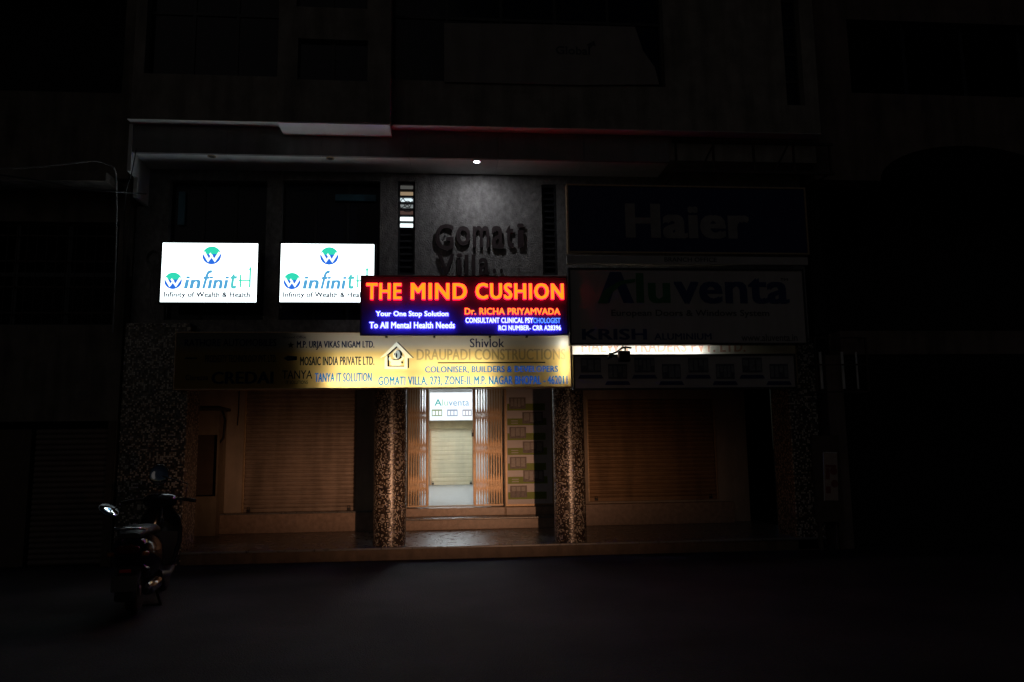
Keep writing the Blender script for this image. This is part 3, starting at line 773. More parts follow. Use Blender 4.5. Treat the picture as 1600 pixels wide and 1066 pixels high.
ytx('TANYA', 441, 579, 488, 592, I_navy, bold=.01)
ytx('IT SOLUTIONS', 447, 595, 481, 600, I_navy)
ytx('Shivlok', 734, 529, 788, 543, I_navy, bold=.012)
ytx('DRAUPADI CONSTRUCTIONS', 651, 545.5, 884, 562.5, I_ghost, bold=.03)
ytx('COLONISER, BUILDERS & DEVELOPERS', 664, 572.5, 872, 583, I_blue, bold=.035)
ytx('GOMATI VILLA, 273, ZONE-II, M.P. NAGAR BHOPAL - 462011', 591, 588.5, 887, 602.5, I_blue, bold=.045)
q = RECT(684, 566.3, 852, 567.4, YY); local(MB().box(q[0], q[1], YY-.008, YY-.006, q[2], q[3]), 'rule', I_navy, TB)
# small tenant marks
q = RECT(449, 533, 460, 546, YY); c0 = ((q[0]+q[1])/2, (q[2]+q[3])/2)
mb = MB(); mb.prism([(c0[0]+(.05 if k % 2 == 0 else .02)*math.cos(R(90+36*k)), c0[1]+(.05 if k % 2 == 0 else .02)*math.sin(R(90+36*k))) for k in range(10)], YY-.008, YY-.006)
local(mb, 'tenant_mark', I_green, TB)
q = RECT(443, 556, 464, 564, YY); mb = MB().prism([(q[0], (q[2]+q[3])/2), (q[0]+.06, q[3]), (q[1], q[3]-.01), (q[1], q[2]+.01), (q[0]+.06, q[2])], YY-.008, YY-.006); local(mb, 'tenant_mark', I_navy, TB)
q = RECT(289, 559, 308, 561, YY); local(MB().box(q[0], q[1], YY-.008, YY-.006, q[2], q[3]), 'tenant_mark', I_navy, TB)
# house emblem: pale outline with a dark offset edge, a round figure on a bowl inside
def hp(u, v): return P(590+u*70/1148.0, 525+v*65/1066.0, YY)
def house(dx, dz, y, m):
    mb = MB(); T_ = lambda l: [(a+dx, b+dz) for a, b in (hp(*q) for q in l)]
    mb.prism(T_([(60, 570), (488, 160), (488, 265), (215, 510)]), y, y+.002)
    mb.prism(T_([(488, 160), (900, 570), (760, 570), (488, 265)]), y, y+.002)
    mb.prism(T_([(180, 570), (250, 490), (250, 850), (180, 850)]), y, y+.002)
    mb.prism(T_([(690, 490), (765, 575), (765, 850), (690, 850)]), y, y+.002)
    mb.prism(T_([(250, 790), (690, 790), (690, 850), (250, 850)]), y, y+.002)
    return local(mb, 'emblem', m, TB)
house(0, 0, YY-.011, I_pale)
def strip(*l): local(MB().prism([hp(*q) for q in l], YY-.008, YY-.006), 'emblem', I_green, TB)
strip((492, 158), (520, 150), (930, 562), (904, 570)); strip((770, 576), (806, 576), (806, 812), (770, 845))
strip((484, 268), (512, 290), (300, 490), (218, 508)); strip((252, 500), (300, 500), (300, 788), (252, 788))
strip((300, 766), (688, 766), (688, 788), (300, 788))
def blob(pts, y, m): local(MB().prism([hp(*q) for q in pts], y, y+.002), 'emblem', m, TB)
circ = lambda cx, cy, rx, ry, n=24: [(cx+rx*math.cos(2*math.pi*k/n), cy+ry*math.sin(2*math.pi*k/n)) for k in range(n)]
blob(circ(540, 480, 95, 120), YY-.006, I_green); blob(circ(485, 480, 95, 120), YY-.011, I_pale)
blob(circ(487, 500, 20, 65), YY-.0135, I_green); blob(circ(437, 470, 14, 34), YY-.0135, I_ghost)
blob([(275, 590), (300, 540), (345, 535), (335, 580), (400, 615), (480, 628), (560, 615), (630, 570), (590, 500), (680, 545), (660, 600), (600, 650), (615, 740), (560, 765), (370, 765), (325, 730), (345, 670), (290, 630)], YY-.0112, I_pale)
blob([(350, 590), (400, 612), (480, 624), (560, 610), (530, 592), (480, 602), (410, 590)], YY-.0135, I_green)
blob([(600, 665), (640, 645), (660, 700), (615, 715)], YY-.0135, I_green)

# ================================================================ white backlit board mostly hidden on the right
YW = 10.86
x0, x1 = P(894, 548, YW)[0], P(1243, 548, YW)[0]; z0, z1 = P(1000, 600, YW)[1], P(1000, 470, YW)[1]
WB = thing('shop_lightbox', 'white backlit board with red letters, showing only as a bright strip', 'sign', loc=(x0, YW, z0))
local(MB().quad((x0, YW+.002, z0), (x1, YW+.002, z0), (x1, YW+.002, z1), (x0, YW+.002, z1)), 'face', flex('white_flex', (.90, .89, .82), trans=.62), WB)
local(MB().wall(x0-.01, x1+.01, z0-.01, z1+.01, YW-.004, YW+.2, [(x0+.003, x1-.003, z0+.003, z1-.003)]), 'frame', M_steel, WB)
local(MB().box(x0, x1, YW+.201, YW+.21, z0, z1), 'back_panel', M_boxdark, WB)
zt_ = P(1000, 549, YW)[1]
for xa, xb in ((897, 985), (990, 1100)):
    local(MB().tube([(P(xa, 549, YW)[0], YW+.10, zt_), (P(xb, 549, YW)[0], YW+.10, zt_)], .016, 10), 'tube', emis('strip_tube', (1.0, .97, .88), 20), WB)
mb = MB(); text_into(mb, 'MALWA TRADERS PVT. LTD.', *RECT(908, 531, 1165, 550.5, YW), YW-.004, depth=.002, bold=.03, flat=True)
local(mb, 'lettering', ink('ink_red', (.90, .58, .50), .1), WB)

# ================================================================ unlit boards on the right
def board(name, label, a, Y, m, d=.1):
    x0, x1, z0, z1 = RECT(*a, Y)
    o = thing(name, label, 'sign', loc=(x0, Y, z0))
    local(MB().box(x0, x1, Y, Y+d, z0, z1, bev=.004), 'face', m, o)
    local(MB().wall(x0-.012, x1+.012, z0-.012, z1+.012, Y-.015, Y+d+.01, [(x0+.012, x1-.012, z0+.012, z1-.012)]), 'frame', M_frame if name != 'navy_signboard' else M_steel, o)
    return o
def btx(o, body, a, Y, m, **k):
    mb = MB(); text_into(mb, body, *RECT(*a, Y), Y-.006, depth=.003, **k); return local(mb, 'lettering', m, o)
M_navy = mat('navy_vinyl', (.012, .02, .11), .5, var=.06); M_offw = mat('off_white_vinyl', (.50, .46, .44), .55, var=.08, scale=3, dirt=.12)
K_pale = mat('letter_pale', (.32, .30, .29), .5); K_navy = mat('letter_navy', (.03, .05, .17), .5); K_green = mat('letter_green', (.04, .20, .07), .5); K_dark = mat('letter_dark', (.06, .06, .07), .5)
HB = board('navy_signboard', 'unlit dark blue board with one large pale word, uppermost on the right', (886, 289, 1263, 397, ), 10.62, M_navy)
btx(HB, 'Haier', (976, 318, 1172, 374), 10.62, K_pale, bold=.045)
x0, x1, z0, z1 = RECT(886, 399, 1263, 414, 10.62)
local(MB().box(x0, x1, 10.625, 10.72, z0, z1-.002), 'caption_strip', M_offw, HB)
mb = MB(); text_into(mb, 'BRANCH OFFICE', *RECT(1038, 402, 1120, 409.5, 10.62), 10.619, depth=.003, bold=.02); local(mb, 'lettering', K_dark, HB)
AB = board('white_signboard', 'unlit off-white board with big blue and green word above the bright strip', (889, 420, 1261, 537), 10.5, M_offw)
YA = 10.5
# big initial with a swoosh through it
def ap(u, v): return P(870+u*430/1310.0, 270+v*350/1066.0, YA)
local(MB().prism([ap(*q) for q in ((195, 620), (252, 473), (305, 473), (368, 620), (318, 620), (280, 530), (250, 620))], YA-.006, YA-.003), 'lettering', K_navy, AB)
local(MB().prism([ap(*q) for q in ((193, 622), (225, 560), (300, 515), (372, 505), (372, 520), (310, 532), (262, 570), (240, 622))], YA-.010, YA-.007), 'lettering', K_green, AB)
btx(AB, 'lu', (993, 427, 1048, 474), YA, K_green, bold=.03)
btx(AB, 'venta', (1052, 434, 1234, 475), YA, K_navy, bold=.03)
btx(AB, 'TM', (1219, 435, 1231, 439), YA, K_dark)
btx(AB, 'European Doors & Windows System', (955, 484, 1202, 497), YA, K_dark, bold=.008)
btx(AB, 'KRISH', (909, 514, 1011, 531), YA, K_navy, bold=.03)
btx(AB, 'ALUMINIUM', (1022, 521, 1112, 531), YA, K_navy, bold=.02)
btx(AB, 'www.aluventa.in', (1158, 522, 1246, 533), YA, K_dark)
YPd = 10.66
PB = board('product_signboard', 'unlit off-white board with a zigzag row of window pictures under the bright strip', (896, 555.5, 1244, 606), YPd, M_offw)
M_pp = mat('picture_print', (.10, .10, .13), .5, var=.4, scale=18); M_pw = mat('picture_glass', (.24, .24, .25), .5, var=.3, scale=20); M_rib = mat('ribbon_navy', (.03, .035, .14), .5)
for i in range(8):
    cx_ = 923 + 42*i; up_ = (i % 2 == 0)
    y0, y1 = (559, 582) if up_ else (569, 592)
    ww = 15 if i % 2 else 16
    q = RECT(cx_-ww, y0, cx_+ww, y1, YPd); mb = MB().box(q[0], q[1], YPd-.006, YPd-.0015, q[2], q[3], m=0)
    n = 3+(i*7) % 3
    for k in range(n):
        a = q[0]+(q[1]-q[0])*(k+.14)/n; b = q[0]+(q[1]-q[0])*(k+.86)/n
        s_ = q[2]+(q[3]-q[2])*(.12 if (k+i) % 3 else .45)
        mb.box(a, b, YPd-.009, YPd-.0065, s_, q[3]-.03, m=1)
    local(mb, 'picture', [M_pp, M_pw], PB)
    q = RECT(cx_-20, y1+4, cx_+20, y1+9.5, YPd)
    local(MB().prism([(q[0], q[2]), (q[1], q[2]), (q[1]-.03, q[3]), (q[0]+.03, q[3])], YPd-.006, YPd-.0015), 'ribbon', M_rib, PB)

# ================================================================ raised wall letters
YL = YB-.042
WL = thing('wall_lettering', 'dark raised letters spelling the house name on the spotlit wall', 'lettering', loc=(P(750, 400, YB)[0], YB, 4.3))
M_let = mat('dark_brown_metal', (.05, .03, .032), .5, var=.3, scale=12)
for ch, a in (('G', (680, 350, 709, 391)), ('o', (713, 353, 735, 384)), ('m', (739, 353, 765, 387)), ('a', (768, 353, 788, 389)), ('t', (790, 352, 803, 387)), ('i', (808, 349, 819, 387)),
              ('V', (684, 397, 710, 430)), ('i', (714, 396, 722, 430)), ('l', (726, 398, 732, 430)), ('l', (737, 398, 743, 430)), ('a', (748, 403, 765, 430)), ('.', (770, 420, 775, 427)), ('.', (781, 420, 786, 427))):
    mb = MB(); text_into(mb, ch, *RECT(*a, YL), YL, depth=.016, bold=.018); o = local(mb, 'letter', M_let, WL)
    q = RECT(*a, YL); local(MB().tube([((q[0]+q[1])/2, YL+.012, (q[2]+q[3])/2+.02), ((q[0]+q[1])/2, YB+.01, (q[2]+q[3])/2+.02)], .008, 6), 'stud', M_black, WL)

# ================================================================ recessed ceiling lights
def downlight(px, py, lit, label):
    g = GZ(px, py, 5.62)
    d = thing('ceiling_light', label, 'light', 'round lights in the soffit', loc=(g.x, g.y, 5.62))
    MB().lathe([(.052, 0), (.058, -.004), (.056, -.012), (.044, -.014), (.042, -.004)], n=28).build('rim', M_white if lit else M_steel, d)
    MB().lathe([(.0415, -.003), (.0415, -.010), (.03, -.0135)], n=24).build('lens', emis('lamp_lens', (.86, .93, 1), 40) if lit else M_frame, d)
    return g
g = downlight(745, 252, True, 'round soffit light that is switched on, shining down the textured wall')
downlight(331, 244, False, 'dark round soffit light above the left window sign')
downlight(516, 247, False, 'dark round soffit light above the partly covered window sign')
ld = bpy.data.lights.new('downlight_beam', 'AREA'); ld.shape = 'DISK'; ld.size = .08; ld.energy = 4.2; ld.color = (.92, .94, 1)
lo = bpy.data.objects.new('downlight_beam', ld); COL.objects.link(lo); lo.location = (g.x, g.y, 5.604)

# ================================================================ floodlight on an arm in front of the bright strip
q = P(975, 556, 10.3); fl = thing('floodlight', 'small black floodlight on a bent arm in front of the bright strip', 'floodlight', loc=(q[0], 10.3, q[1]))
MB().box(-.08, .08, -.05, .05, -.085, .065, bev=.018).build('housing', M_black, fl)
MB().box(-.065, .065, -.056, -.051, -.07, .05).build('lens', M_glass, fl)
MB().tube([(-.19, .02, .02), (-.10, .02, .05), (-.03, .01, .105), (.02, 0, .12), (.105, -.02, .105)], .013, 8).build('arm', M_black, fl)
MB().box(-.205, -.16, .0, .05, -.03, .04, bev=.008).tube([(-.18, .03, 0), (-.18, .2, -.02)], .012, 8).build('mount', M_black, fl)
MB().tube([(.02, 0, .12), (.018, 0, .06)], .012, 8).tube([(-.01, 0, .12), (-.01, 0, .165)], .008, 6).build('pivot', M_black, fl)

# ================================================================ banner on the upper recess
YBn = YU-.03
mb = MB(); pts = [P(*q, YBn) for q in ((694, 36), (845, 38), (992, 42), (1005, 80), (1023, 105), (1030, 132), (900, 133), (694, 128))]
BN = thing('cloth_banner', 'faded off-white cloth banner with a curled right edge across the upper balcony', 'banner', loc=(P(860, 130, YBn)[0], YBn, P(860, 130, YBn)[1]))
local(MB().prism(pts, YBn, YBn+.006), 'cloth', mat('banner_cloth', (.33, .29, .27), .9, var=.12, scale=3, dirt=.2), BN)
def ntx(body, a, **k):
    mb = MB(); text_into(mb, body, *RECT(*a, YBn), YBn-.005, depth=.003, **k); local(mb, 'lettering', K_dark, BN)
ntx('Global', (868, 72, 922, 86), bold=.02)
local(MB().prism([P(*q, YBn) for q in ((917, 70), (928, 64), (931, 72), (926, 71), (921, 77))], YBn-.005, YBn-.002), 'arrow_mark', K_dark, BN)

# ================================================================ iron bracket frame at the right end of the canopy
q0 = P(1050, 220, 10.6); q1 = P(1300, 220, 10.6); zb = P(1100, 268, 10.6)[1]; zt = P(1100, 222, 10.6)[1]
IF = thing('iron_frame', 'bare rusty angle iron frame under the upper wall on the right', 'frame', loc=(q0[0], 10.6, zb))
M_rust = mat('rusty_iron', (.06, .04, .035), .7, var=.4, scale=15)
local(MB().box(q0[0], q1[0], 10.58, 10.62, zb-.02, zb+.02), 'rail', M_rust, IF)
local(MB().box(q0[0], q1[0], 10.58, 10.62, zt-.02, zt+.02), 'rail', M_rust, IF)
for f in (.02, .25, .5, .75, .98):
    x = q0[0]+(q1[0]-q0[0])*f; local(MB().box(x-.015, x+.015, 10.585, 10.615, zb+.021, zt-.021), 'strut', M_rust, IF)
for f in (.16, .62):
    x = q0[0]+(q1[0]-q0[0])*f; local(MB().tube([(x, 10.6, zb), (x+.25, 10.6, zt)], .014, 6), 'brace', M_rust, IF)
for xx in (q0[0]+.03, q1[0]-.1): local(MB().box(xx, xx+.03, 10.62, YB, zb-.012, zb+.012), 'tie', M_rust, IF)

# ================================================================ cabinet by the left pillar
KY = 12.88
q = RECT(288, 642, 336, 828, KY); KX0, KX1 = q[0], q[1]
K = thing('cabinet', 'tall beige open-fronted cabinet between mosaic pillar and left shutter', 'cabinet', loc=((KX0+KX1)/2, KY, ZP))
M_beige = mat('beige_laminate', (.38, .30, .22), .6, var=.15, dirt=.3); M_brown = mat('brown_board', (.10, .07, .05), .7, var=.2)
zl = P(310, 776, KY)[1]; zu = P(310, 680, KY)[1]; zt = P(310, 642, KY)[1]
local(MB().box(KX0, KX1, KY, KY+.04, ZP, zl, bev=.004), 'lower_panel', M_beige, K)
local(MB().box(KX0, KX1, KY, KY+.04, zu, zt, bev=.004), 'upper_panel', M_beige, K)
local(MB().box(KX0, KX0+.03, KY+.041, KY+.44, ZP, zt).box(KX1-.03, KX1, KY+.041, KY+.44, ZP, zt), 'side_panel', M_beige, K)
local(MB().box(KX0+.031, KX1-.031, KY+.40, KY+.44, ZP, zt), 'back_panel', M_brown, K)
local(MB().box(KX0-.03, KX1+.06, KY-.04, KY+.442, zt+.001, zt+.05, bev=.006), 'top', M_brown, K)
local(MB().box(KX0+.031, KX1-.031, KY+.04, KY+.39, zl-.03, zl), 'shelf', M_brown, K)
mb = MB().tube([(KX1+.02, KY+.1, zt), (KX1+.07, KY+.1, zt-.15), (KX1+.05, KY+.1, zu-.05), (KX1-.02, KY+.1, zu-.14)], .018, 8); tag(local(mb, 'hose', M_black, K))

# ================================================================ cables
def cable(pts, r, m, label, name='cable', sub=6):
    v = [Vector(p) for p in pts]; o = []
    for i in range(len(v)-1):
        p0, p1, p2, p3 = v[max(i-1, 0)], v[i], v[i+1], v[min(i+2, len(v)-1)]
        for k in range(sub):
            t = k/sub; o.append(.5*((2*p1)+(p2-p0)*t+(2*p0-5*p1+4*p2-p3)*t*t+(3*p1-p0-3*p2+p3)*t**3))
    o.append(v[-1]); ob = MB().tube(o, r, 6).build(name, m); tag(ob, label, 'cable', 'loose cables on the facade'); return ob
def A3(px, py, Y): x, z = P(px, py, Y); return (x, Y, z)
cable([A3(-40, 265, 10.2), A3(60, 261, 10.2), A3(140, 252, 10.25), (A3(165, 256, 10.3)), A3(180, 268, 10.35), A3(182, 310, 10.6), A3(181, 400, 10.8), A3(176, 520, 10.9)], .012, M_cablew, 'grey cable looping over the neighbour ledge and dropping down the wall')
cable([A3(-40, 268, 10.1), A3(60, 282, 10.1), A3(130, 296, 10.2), A3(185, 300, 10.3), A3(228, 303, 10.9)], .011, M_cable, 'dark cable running across to the bracket of the end slab')
cable([A3(213, 232, 10.5), A3(206, 270, 10.5), A3(197, 300, 10.6), A3(194, 350, 10.95), A3(191, 450, 10.95)], .007, M_cable, 'thin black cable hanging down the face of the end slab')
mb = MB(); cc = Vector(A3(241, 405, 11.08))
for k in range(4):
    rr = .085+.008*k; yy = -.012*k
    mb.tube([cc+Vector((rr*math.cos(t)*.9, yy, rr*math.sin(t)*1.1)) for t in [2*math.pi*j/28 for j in range(29)]], .007, 6)
tag(mb.build('cable_coil', M_cablew), 'coil of grey cable hung beside the left window sign', 'cable')
cable([A3(241, 415, 11.05), A3(235, 440, 11.05), A3(236, 480, 11.05), A3(248, 512, 11.05)], .006, M_cablew, 'thin grey cable falling from the coil')
cable([A3(242, 412, 11.04), A3(239, 440, 11.04), A3(245, 468, 11.04), A3(256, 474, 11.09)], .006, M_cablew, 'thin grey cable from the coil to the window sign')
cable([A3(374, 610, 13.3), A3(373, 640, 13.3), A3(371, 665, 13.3)], .009, M_cable, 'short black cable end on the wall beside the left shutter')

# ================================================================ left neighbour
Lb = thing('neighbouring_building', 'dark weathered building on the left with a projecting ledge and barred window', 'building', loc=(-8, 11, 0))
def lpart(mb, name, m): return local(mb, name, m, Lb)
LX = -4.5
lw = RECT(-60, 345, 178, 508, 11.0); lu = RECT(-200, -90, 190, 146, 10.9); ld_ = RECT(-60, 660, 168, 905, 11.0)
lpart(MB().wall(-14, LX, 0, 5.35, 11.0, 11.3, (lw, (ld_[0], ld_[1], 0, ld_[3]))), 'wall', M_neigh)
lpart(MB().wall(-14, LX, 5.36, 9.6, 10.9, 11.3, (lu,)), 'upper_wall', M_neigh)
q = P(165, 283, 10.45); qq = P(165, 268, 10.45)
lpart(MB().box(-14, q[0], 10.45, 10.99, q[1], qq[1]+.0, bev=.01), 'ledge', M_neigh)
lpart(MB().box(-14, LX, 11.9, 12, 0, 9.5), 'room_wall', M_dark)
lpart(MB().wall(lw[0], lw[1], lw[2], lw[3], 11.12, 11.16, [(lw[0]+(lw[1]-lw[0])*i/3+.03, lw[0]+(lw[1]-lw[0])*(i+1)/3-.03, lw[2]+(lw[3]-lw[2])*j/2+.03, lw[2]+(lw[3]-lw[2])*(j+1)/2-.03) for i in range(3) for j in range(2)]), 'window', M_frame)
mb = MB()
for i in range(16):
    x = lw[0]+(lw[1]-lw[0])*(i+.5)/16; mb.tube([(x, 11.06, lw[2]+.02), (x, 11.06, lw[3]-.02)], .007, 6)
for j in range(4): 
    z = lw[2]+(lw[3]-lw[2])*(j+.5)/4; mb.box(lw[0], lw[1], 11.068, 11.08, z-.012, z+.012)
lpart(mb, 'window_grille', M_rust)
lpart(MB().curtain(ld_[0]+.9, ld_[1]-.12, .02, ld_[3]-.1, 11.14), 'rolling_shutter', mat('brown_steel_slats', (.16, .12, .10), .6, var=.2))
lpart(MB().box(ld_[0], ld_[0]+.85, 11.12, 11.18, .01, ld_[3]-.1), 'door', M_brown)
lpart(MB().box(ld_[1]-.1, ld_[1], 10.99, 11.2, .01, ld_[3]), 'door_frame', M_brown)

# ================================================================ right neighbour with an arch
Rb = thing('neighbouring_building', 'dark building on the right with a broad arched opening', 'building', loc=(9, 11, 0))
def rpart(mb, name, m): return local(mb, name, m, Rb)
RX = 5.62; YR = 10.9
ru = RECT(1322, 30, 1700, 155, YR)
zs = P(1400, 283, YR)[1]; xa0 = P(1376, 283, YR)[0]; xac = P(1510, 228, YR)[0]; za = P(1510, 228, YR)[1]
rpart(MB().wall(RX, 16, za+.02, 9.6, YR, YR+.3, (ru,)), 'wall', M_neighr)
mb = MB(); hw = xac-xa0; hh = za-zs; n = 24
top = za+.02
pts = [(xac+hw*math.cos(math.pi*(1-k/n)), zs+hh*math.sin(math.pi*(1-k/n))) for k in range(n+1)]
mb.prism([(RX, zs), (xa0, zs), (xa0, top), (RX, top)], YR, YR+.3)
for a, b in zip(pts, pts[1:]): mb.prism([a, b, (b[0], top), (a[0], top)], YR, YR+.3)
mb.prism([(xac+hw, zs), (16, zs), (16, top), (xac+hw, top)], YR, YR+.3)
rpart(mb, 'arch', M_neighr)
q = RECT(1312, 517, 1700, 553, YR); rpart(MB().box(q[0], 16, YR, YR+.35, q[2], q[3], bev=.01), 'beam', M_neighr)
rpart(MB().box(RX, RX+.25, YR+.05, YR+.9, 0, q[2]), 'pier', M_neighr)
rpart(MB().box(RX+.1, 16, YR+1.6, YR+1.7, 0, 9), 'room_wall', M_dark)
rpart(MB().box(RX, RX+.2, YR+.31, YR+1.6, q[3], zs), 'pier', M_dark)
window_r = MB().wall(ru[0], ru[1], ru[2], ru[3], YR+.12, YR+.16, [(ru[0]+(ru[1]-ru[0])*i/4+.03, ru[0]+(ru[1]-ru[0])*(i+1)/4-.03, ru[2]+.03, ru[3]-.03) for i in range(4)])
rpart(window_r, 'window', M_frame)

# cage of meters and the pasted notice on the right
q = RECT(1272, 528, 1358, 612, 10.7)
MC = thing('meter_cage', 'dark iron cage with pale pipes above the pasted notice', 'cage', loc=(q[0], 10.7, q[2]))
mb = MB()
for x in (q[0], q[1]):
    for y in (10.7, 10.98): mb.box(x-.012, x+.012, y-.012, y+.012, q[2], q[3])
for z in (q[2], (q[2]+q[3])/2, q[3]): mb.box(q[0]+.013, q[1]-.013, 10.69, 10.71, z-.01, z+.01).box(q[0]-.01, q[0]+.01, 10.713, 10.967, z-.01, z+.01).box(q[1]-.01, q[1]+.01, 10.713, 10.967, z-.01, z+.01)
local(mb, 'frame', M_rust, MC)
for px in (1281, 1315, 1337):
    a = P(px, 550, 10.8); b = P(px, 608, 10.8); local(MB().tube([(a[0], 10.8, b[1]), (a[0], 10.8, a[1])], .022 if px < 1330 else .015, 10), 'pipe', M_white, MC)
q = RECT(1284, 708, 1310, 782, 10.85)
NX = thing('paper_notice', 'crooked paper poster pasted on the dark pier at the right', 'poster', loc=((q[0]+q[1])/2, 10.85, q[2]))
NX.rotation_euler = (0, R(2.5), 0)
w2, h2_ = (q[1]-q[0])/2, q[3]-q[2]
M_paper = mat('poster_paper', (.46, .36, .30), .8, var=.15, scale=12); M_red = mat('poster_red', (.26, .07, .06), .8, var=.2)
MB().box(-w2, w2, 0, .006, 0, h2_).build('sheet', M_paper, NX)
mb = MB()
for cx_, cz_ in ((.04, .42), (.05, .24)): mb.prism([(cx_+.055*math.cos(t), cz_+.055*math.sin(t)) for t in [2*math.pi*k/20 for k in range(20)]], -.003, -.001)
mb.box(-w2+.02, w2-.02, -.003, -.001, h2_-.21, h2_-.17).box(-w2+.02, -.02, -.003, -.001, .30, .46).box(-w2+.02, -.01, -.003, -.001, .1, .2)
mb.build('print', M_red, NX)
MB().box(-w2-.012, -w2-.001, -.003, .008, -.01, h2_+.01).box(-w2-.012, w2, -.003, .008, h2_+.001, h2_+.012).build('border', M_white, NX)
PN = thing('backing_board', 'dark board behind the pasted notice', 'board', loc=((q[0]+q[1])/2, 10.87, 0))
local(MB().box(q[0]-.12, q[1]+.08, 10.87, 10.94, q[2]-.3, q[3]+.25), 'panel', M_brown, PN)
for xx in (q[0]-.1, q[1]): local(MB().box(xx, xx+.05, 10.88, 10.93, 0, q[2]-.3), 'leg', M_brown, PN)

# ================================================================ scooter
SC = thing('scooter', 'black scooter parked on the road by the left mosaic pillar, tail towards the viewer', 'scooter', loc=GZ(207, 962))
SC.rotation_euler = (0, 0, R(8))
M_paint = mat('black_gloss_paint', (.010, .009, .013), .12, var=.1); M_rub = mat('tyre_rubber', (.012, .012, .012), .8); M_seat = mat('seat_vinyl', (.012, .012, .012), .45, bump=.1, bscale=150)
M_chrome = mat('chrome', (.7, .7, .72), .12, metal=1, var=.03); M_plas = mat('grey_plastic', (.04, .04, .045), .4); M_alu = mat('cast_wheel', (.25, .25, .26), .35, metal=.9)
def spt(mb, name, m, par=None): o = mb.build(name, m); o.parent = par or SC; return o
def ring(y, cz, hw, hh, n=20, pw=2.6, lean=0):
    o = []
    for k in range(n):
        t = 2*math.pi*k/n; c, s = math.cos(t), math.sin(t)
        o.append((hw*math.copysign(abs(c)**(2/pw), c), y+lean*s, cz+hh*math.copysign(abs(s)**(2/pw), s)))
    return o
def wheel(y, r=.22):
    o = spt(MB().lathe([(r-.07, -.04), (r-.035, -.048), (r-.008, -.03), (r, 0), (r-.008, .03), (r-.035, .048), (r-.07, .04)], (0, y, r), 'X', 32), 'wheel', M_rub)
    mb = MB().lathe([(.03, -.05), (.05, -.045), (.05, .045), (.03, .05)], (0, y, r), 'X', 20)
    for k in range(5):
        t = 2*math.pi*k/5; mb.tube([(0, y, r), (0, y+.15*math.cos(t), r+.15*math.sin(t))], .02, 6)
    mb.lathe([(r-.075, -.035), (r-.068, -.035), (r-.068, .035), (r-.075, .035)], (0, y, r), 'X', 32)
    spt(mb, 'rim', M_alu, o); return o
wheel(.05); wheel(1.30)
# rear shell, floorboard, leg shield
spt(MB().loft([ring(-.32, .66, .05, .05), ring(-.29, .64, .12, .10), ring(-.18, .60, .17, .16), ring(0, .57, .195, .20), ring(.22, .53, .19, .23), ring(.42, .50, .17, .22), ring(.52, .44, .13, .14)]), 'body', M_paint)
spt(MB().loft([ring(.44, .30, .16, .05, pw=5), ring(.70, .27, .19, .035, pw=5), ring(.95, .30, .18, .04, pw=5)]), 'floorboard', M_plas)
spt(MB().loft([ring(.92, .30, .17, .05, pw=4), ring(.98, .45, .21, .05, pw=3), ring(1.02, .62, .23, .05, pw=3), ring(1.03, .78, .21, .045, pw=3), ring(1.02, .90, .12, .04, pw=3)][:1] +
     [ring(.97, .45, .21, .05, pw=3), ring(1.01, .62, .235, .055, pw=3)]), 'tunnel', M_plas)
mb = MB()
prof = [(.30, .93, .15), (.42, .97, .20), (.56, 1.01, .235), (.70, 1.04, .235), (.82, 1.05, .20), (.93, 1.04, .12)]
rings = []
for z, y, hw in prof:
    rr = [(-hw+2*hw*k/12, y+.10*(1-((k-6)/6)**2)-.03, z) for k in range(13)]
    rr += [(x, yy-.03, zz) for x, yy, zz in rr[::-1]]
    rings.append(rr)
spt(mb.loft(rings), 'leg_shield', M_paint)
spt(MB().loft([ring(1.10, .33, .06, .14, pw=2.2), ring(1.22, .40, .075, .08, pw=2.2), ring(1.34, .42, .075, .05, pw=2.2), ring(1.48, .36, .07, .05, pw=2.2), ring(1.54, .28, .05, .04, pw=2.2)]), 'mudguard', M_paint)
spt(MB().tube([(.055, 1.30, .22), (.055, 1.16, .55), (0, 1.08, .85), (0, 1.02, 1.0)], .022, 8).tube([(-.055, 1.30, .22), (-.055, 1.16, .55), (0, 1.08, .82)], .022, 8), 'fork', M_chrome)
spt(MB().loft([ring(-.26, .76, .09, .025, pw=3), ring(-.18, .78, .13, .045, pw=3), ring(.05, .79, .15, .05, pw=3), ring(.25, .775, .145, .05, pw=3), ring(.45, .745, .12, .045, pw=3), ring(.52, .73, .07, .03, pw=3)]), 'seat', M_seat)
hb = spt(MB().loft([ring(.90, .98, .10, .04, pw=3), ring(.96, 1.0, .17, .07, pw=3), ring(1.04, 1.0, .17, .085, pw=2.6), ring(1.12, .97, .11, .07, pw=2.4), ring(1.15, .96, .05, .04, pw=2.4)]), 'handlebar_cowl', M_paint)
spt(MB().lathe([(.075, 0), (.07, .03), (.04, .045)], (0, 1.125, .96), 'Y', 24), 'headlamp', M_chrome)
spt(MB().tube([(-.34, .90, 1.0), (-.17, .98, 1.02), (.17, .98, 1.02), (.34, .90, 1.0)], .014, 8), 'handlebar', M_black)
for s in (-1, 1):
    spt(MB().tube([(s*.24, .945, 1.012), (s*.37, .885, .995)], .02, 10), 'grip', M_rub)
    spt(MB().tube([(s*.20, 1.0, 1.01), (s*.30, 1.03, 1.0), (s*.36, 1.0, .99)], .006, 6), 'brake_lever', M_chrome)
spt(MB().tube([(-.11, -.08, .80), (-.12, -.30, .83), (-.08, -.40, .84), (.08, -.40, .84), (.12, -.30, .83), (.11, -.08, .80)], .013, 8), 'grab_rail', M_chrome)
spt(MB().loft([ring(-.345, .645, .07, .03), ring(-.325, .645, .10, .045), ring(-.28, .64, .11, .05)]), 'tail_light', mat('red_lens', (.06, .004, .006), .15))
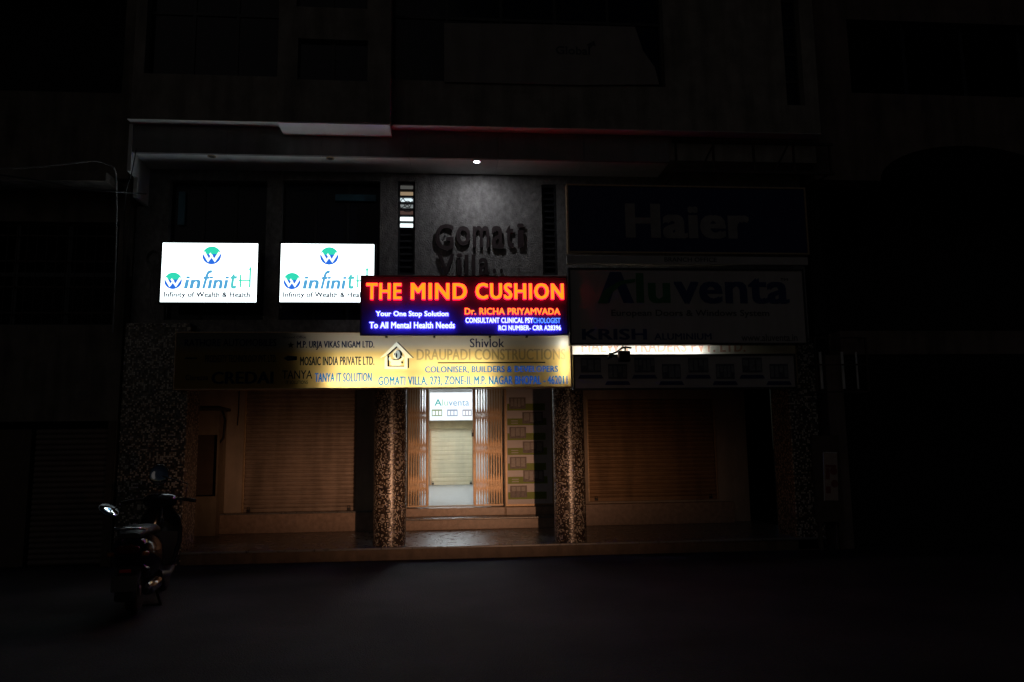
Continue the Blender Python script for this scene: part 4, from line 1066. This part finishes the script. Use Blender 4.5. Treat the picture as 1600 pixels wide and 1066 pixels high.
for s in (-1, 1): spt(MB().loft([ring(0, 0, .005, .01), ring(.02, 0, .035, .022), ring(.06, 0, .03, .02)]), 'indicator', mat('amber_lens', (.35, .12, .02), .15)).location = (s*.145, -.30, .60)
spt(MB().loft([ring(-.20, .42, .10, .10, pw=4), ring(-.30, .34, .09, .06, pw=4), ring(-.36, .22, .08, .03, pw=4)]), 'rear_mudguard', M_rub)
pl = spt(MB().box(-.11, .11, -.375, -.37, .28, .42, bev=.003), 'number_plate', mat('plate_white', (.10, .09, .085), .5))
spt(MB().box(-.05, .05, -.36, -.345, .445, .475, bev=.004), 'reflector', mat('reflector_red', (.5, .01, .015), .2))
ex = spt(MB().lathe([(.02, -.30), (.045, -.28), (.055, -.2), (.055, .08), (.03, .14)], (.17, .02, .27), 'Y', 20), 'exhaust', M_plas)
spt(MB().loft([[(x+.175, y, z) for x, y, z in ring(-.28, .29, .02, .045)], [(x+.18, y, z) for x, y, z in ring(-.2, .29, .055, .06)], [(x+.18, y, z) for x, y, z in ring(.06, .29, .055, .055)]]), 'heat_shield', M_chrome, ex)
spt(MB().tube([(-.1, .35, .25), (-.16, .42, .02)], .014, 8).tube([(.1, .35, .25), (.16, .42, .02)], .014, 8).tube([(-.17, .44, .012), (.17, .44, .012)], .012, 8), 'stand', M_black)
# mirrors: the left one droops outwards, the right one stands up
def mirror(px, py, yy, target, root, mname):
    q_ = P(px, py, yy); p = Vector((q_[0], yy, q_[1]))
    Mw = SC.matrix_basis.copy() if 0 else (Matrix.Translation(SC.location) @ SC.rotation_euler.to_matrix().to_4x4())
    inv = Mw.inverted(); c = inv @ p
    n = ((CAM-p).normalized()+(Vector(target)-p).normalized()).normalized()
    nl = (inv.to_3x3() @ n).normalized()
    st = spt(MB().tube([root, (root[0]*1.05, root[1]-.01, (root[2]+c.z)/2+.03), c-nl*.012], .007, 8), 'mirror_stalk', M_black)
    rot = nl.to_track_quat('Z', 'Y').to_matrix().to_4x4()
    mb = MB(); k = 24
    mb.lathe([(.045, -.03), (.066, -.012), (.07, 0), (.067, .004), (.064, .001)], n=k)
    o = spt(mb, mname, M_black); o.matrix_local = Matrix.Translation(c) @ rot @ Matrix.Diagonal((1.45, 1.7, 1, 1))
    g_ = MB().lathe([(.0635, .0015), (.0635, .0025), (.02, .003)], n=k).build('mirror_glass', bpy.data.materials['mirror_silver'], o)
m_, t_, b_ = nodes('mirror_silver'); b_.inputs['Base Color'].default_value = (.85, .87, .88, 1); b_.inputs['Metallic'].default_value = 1; b_.inputs['Roughness'].default_value = .02
mirror(170, 797, SC.location.y+.92, (P(330, 440, YS)[0], YS-.01, P(330, 440, YS)[1]), (-.26, .95, 1.02), 'mirror')
mirror(249, 742, SC.location.y+.98, (1, -2, 9), (.26, .95, 1.02), 'mirror')
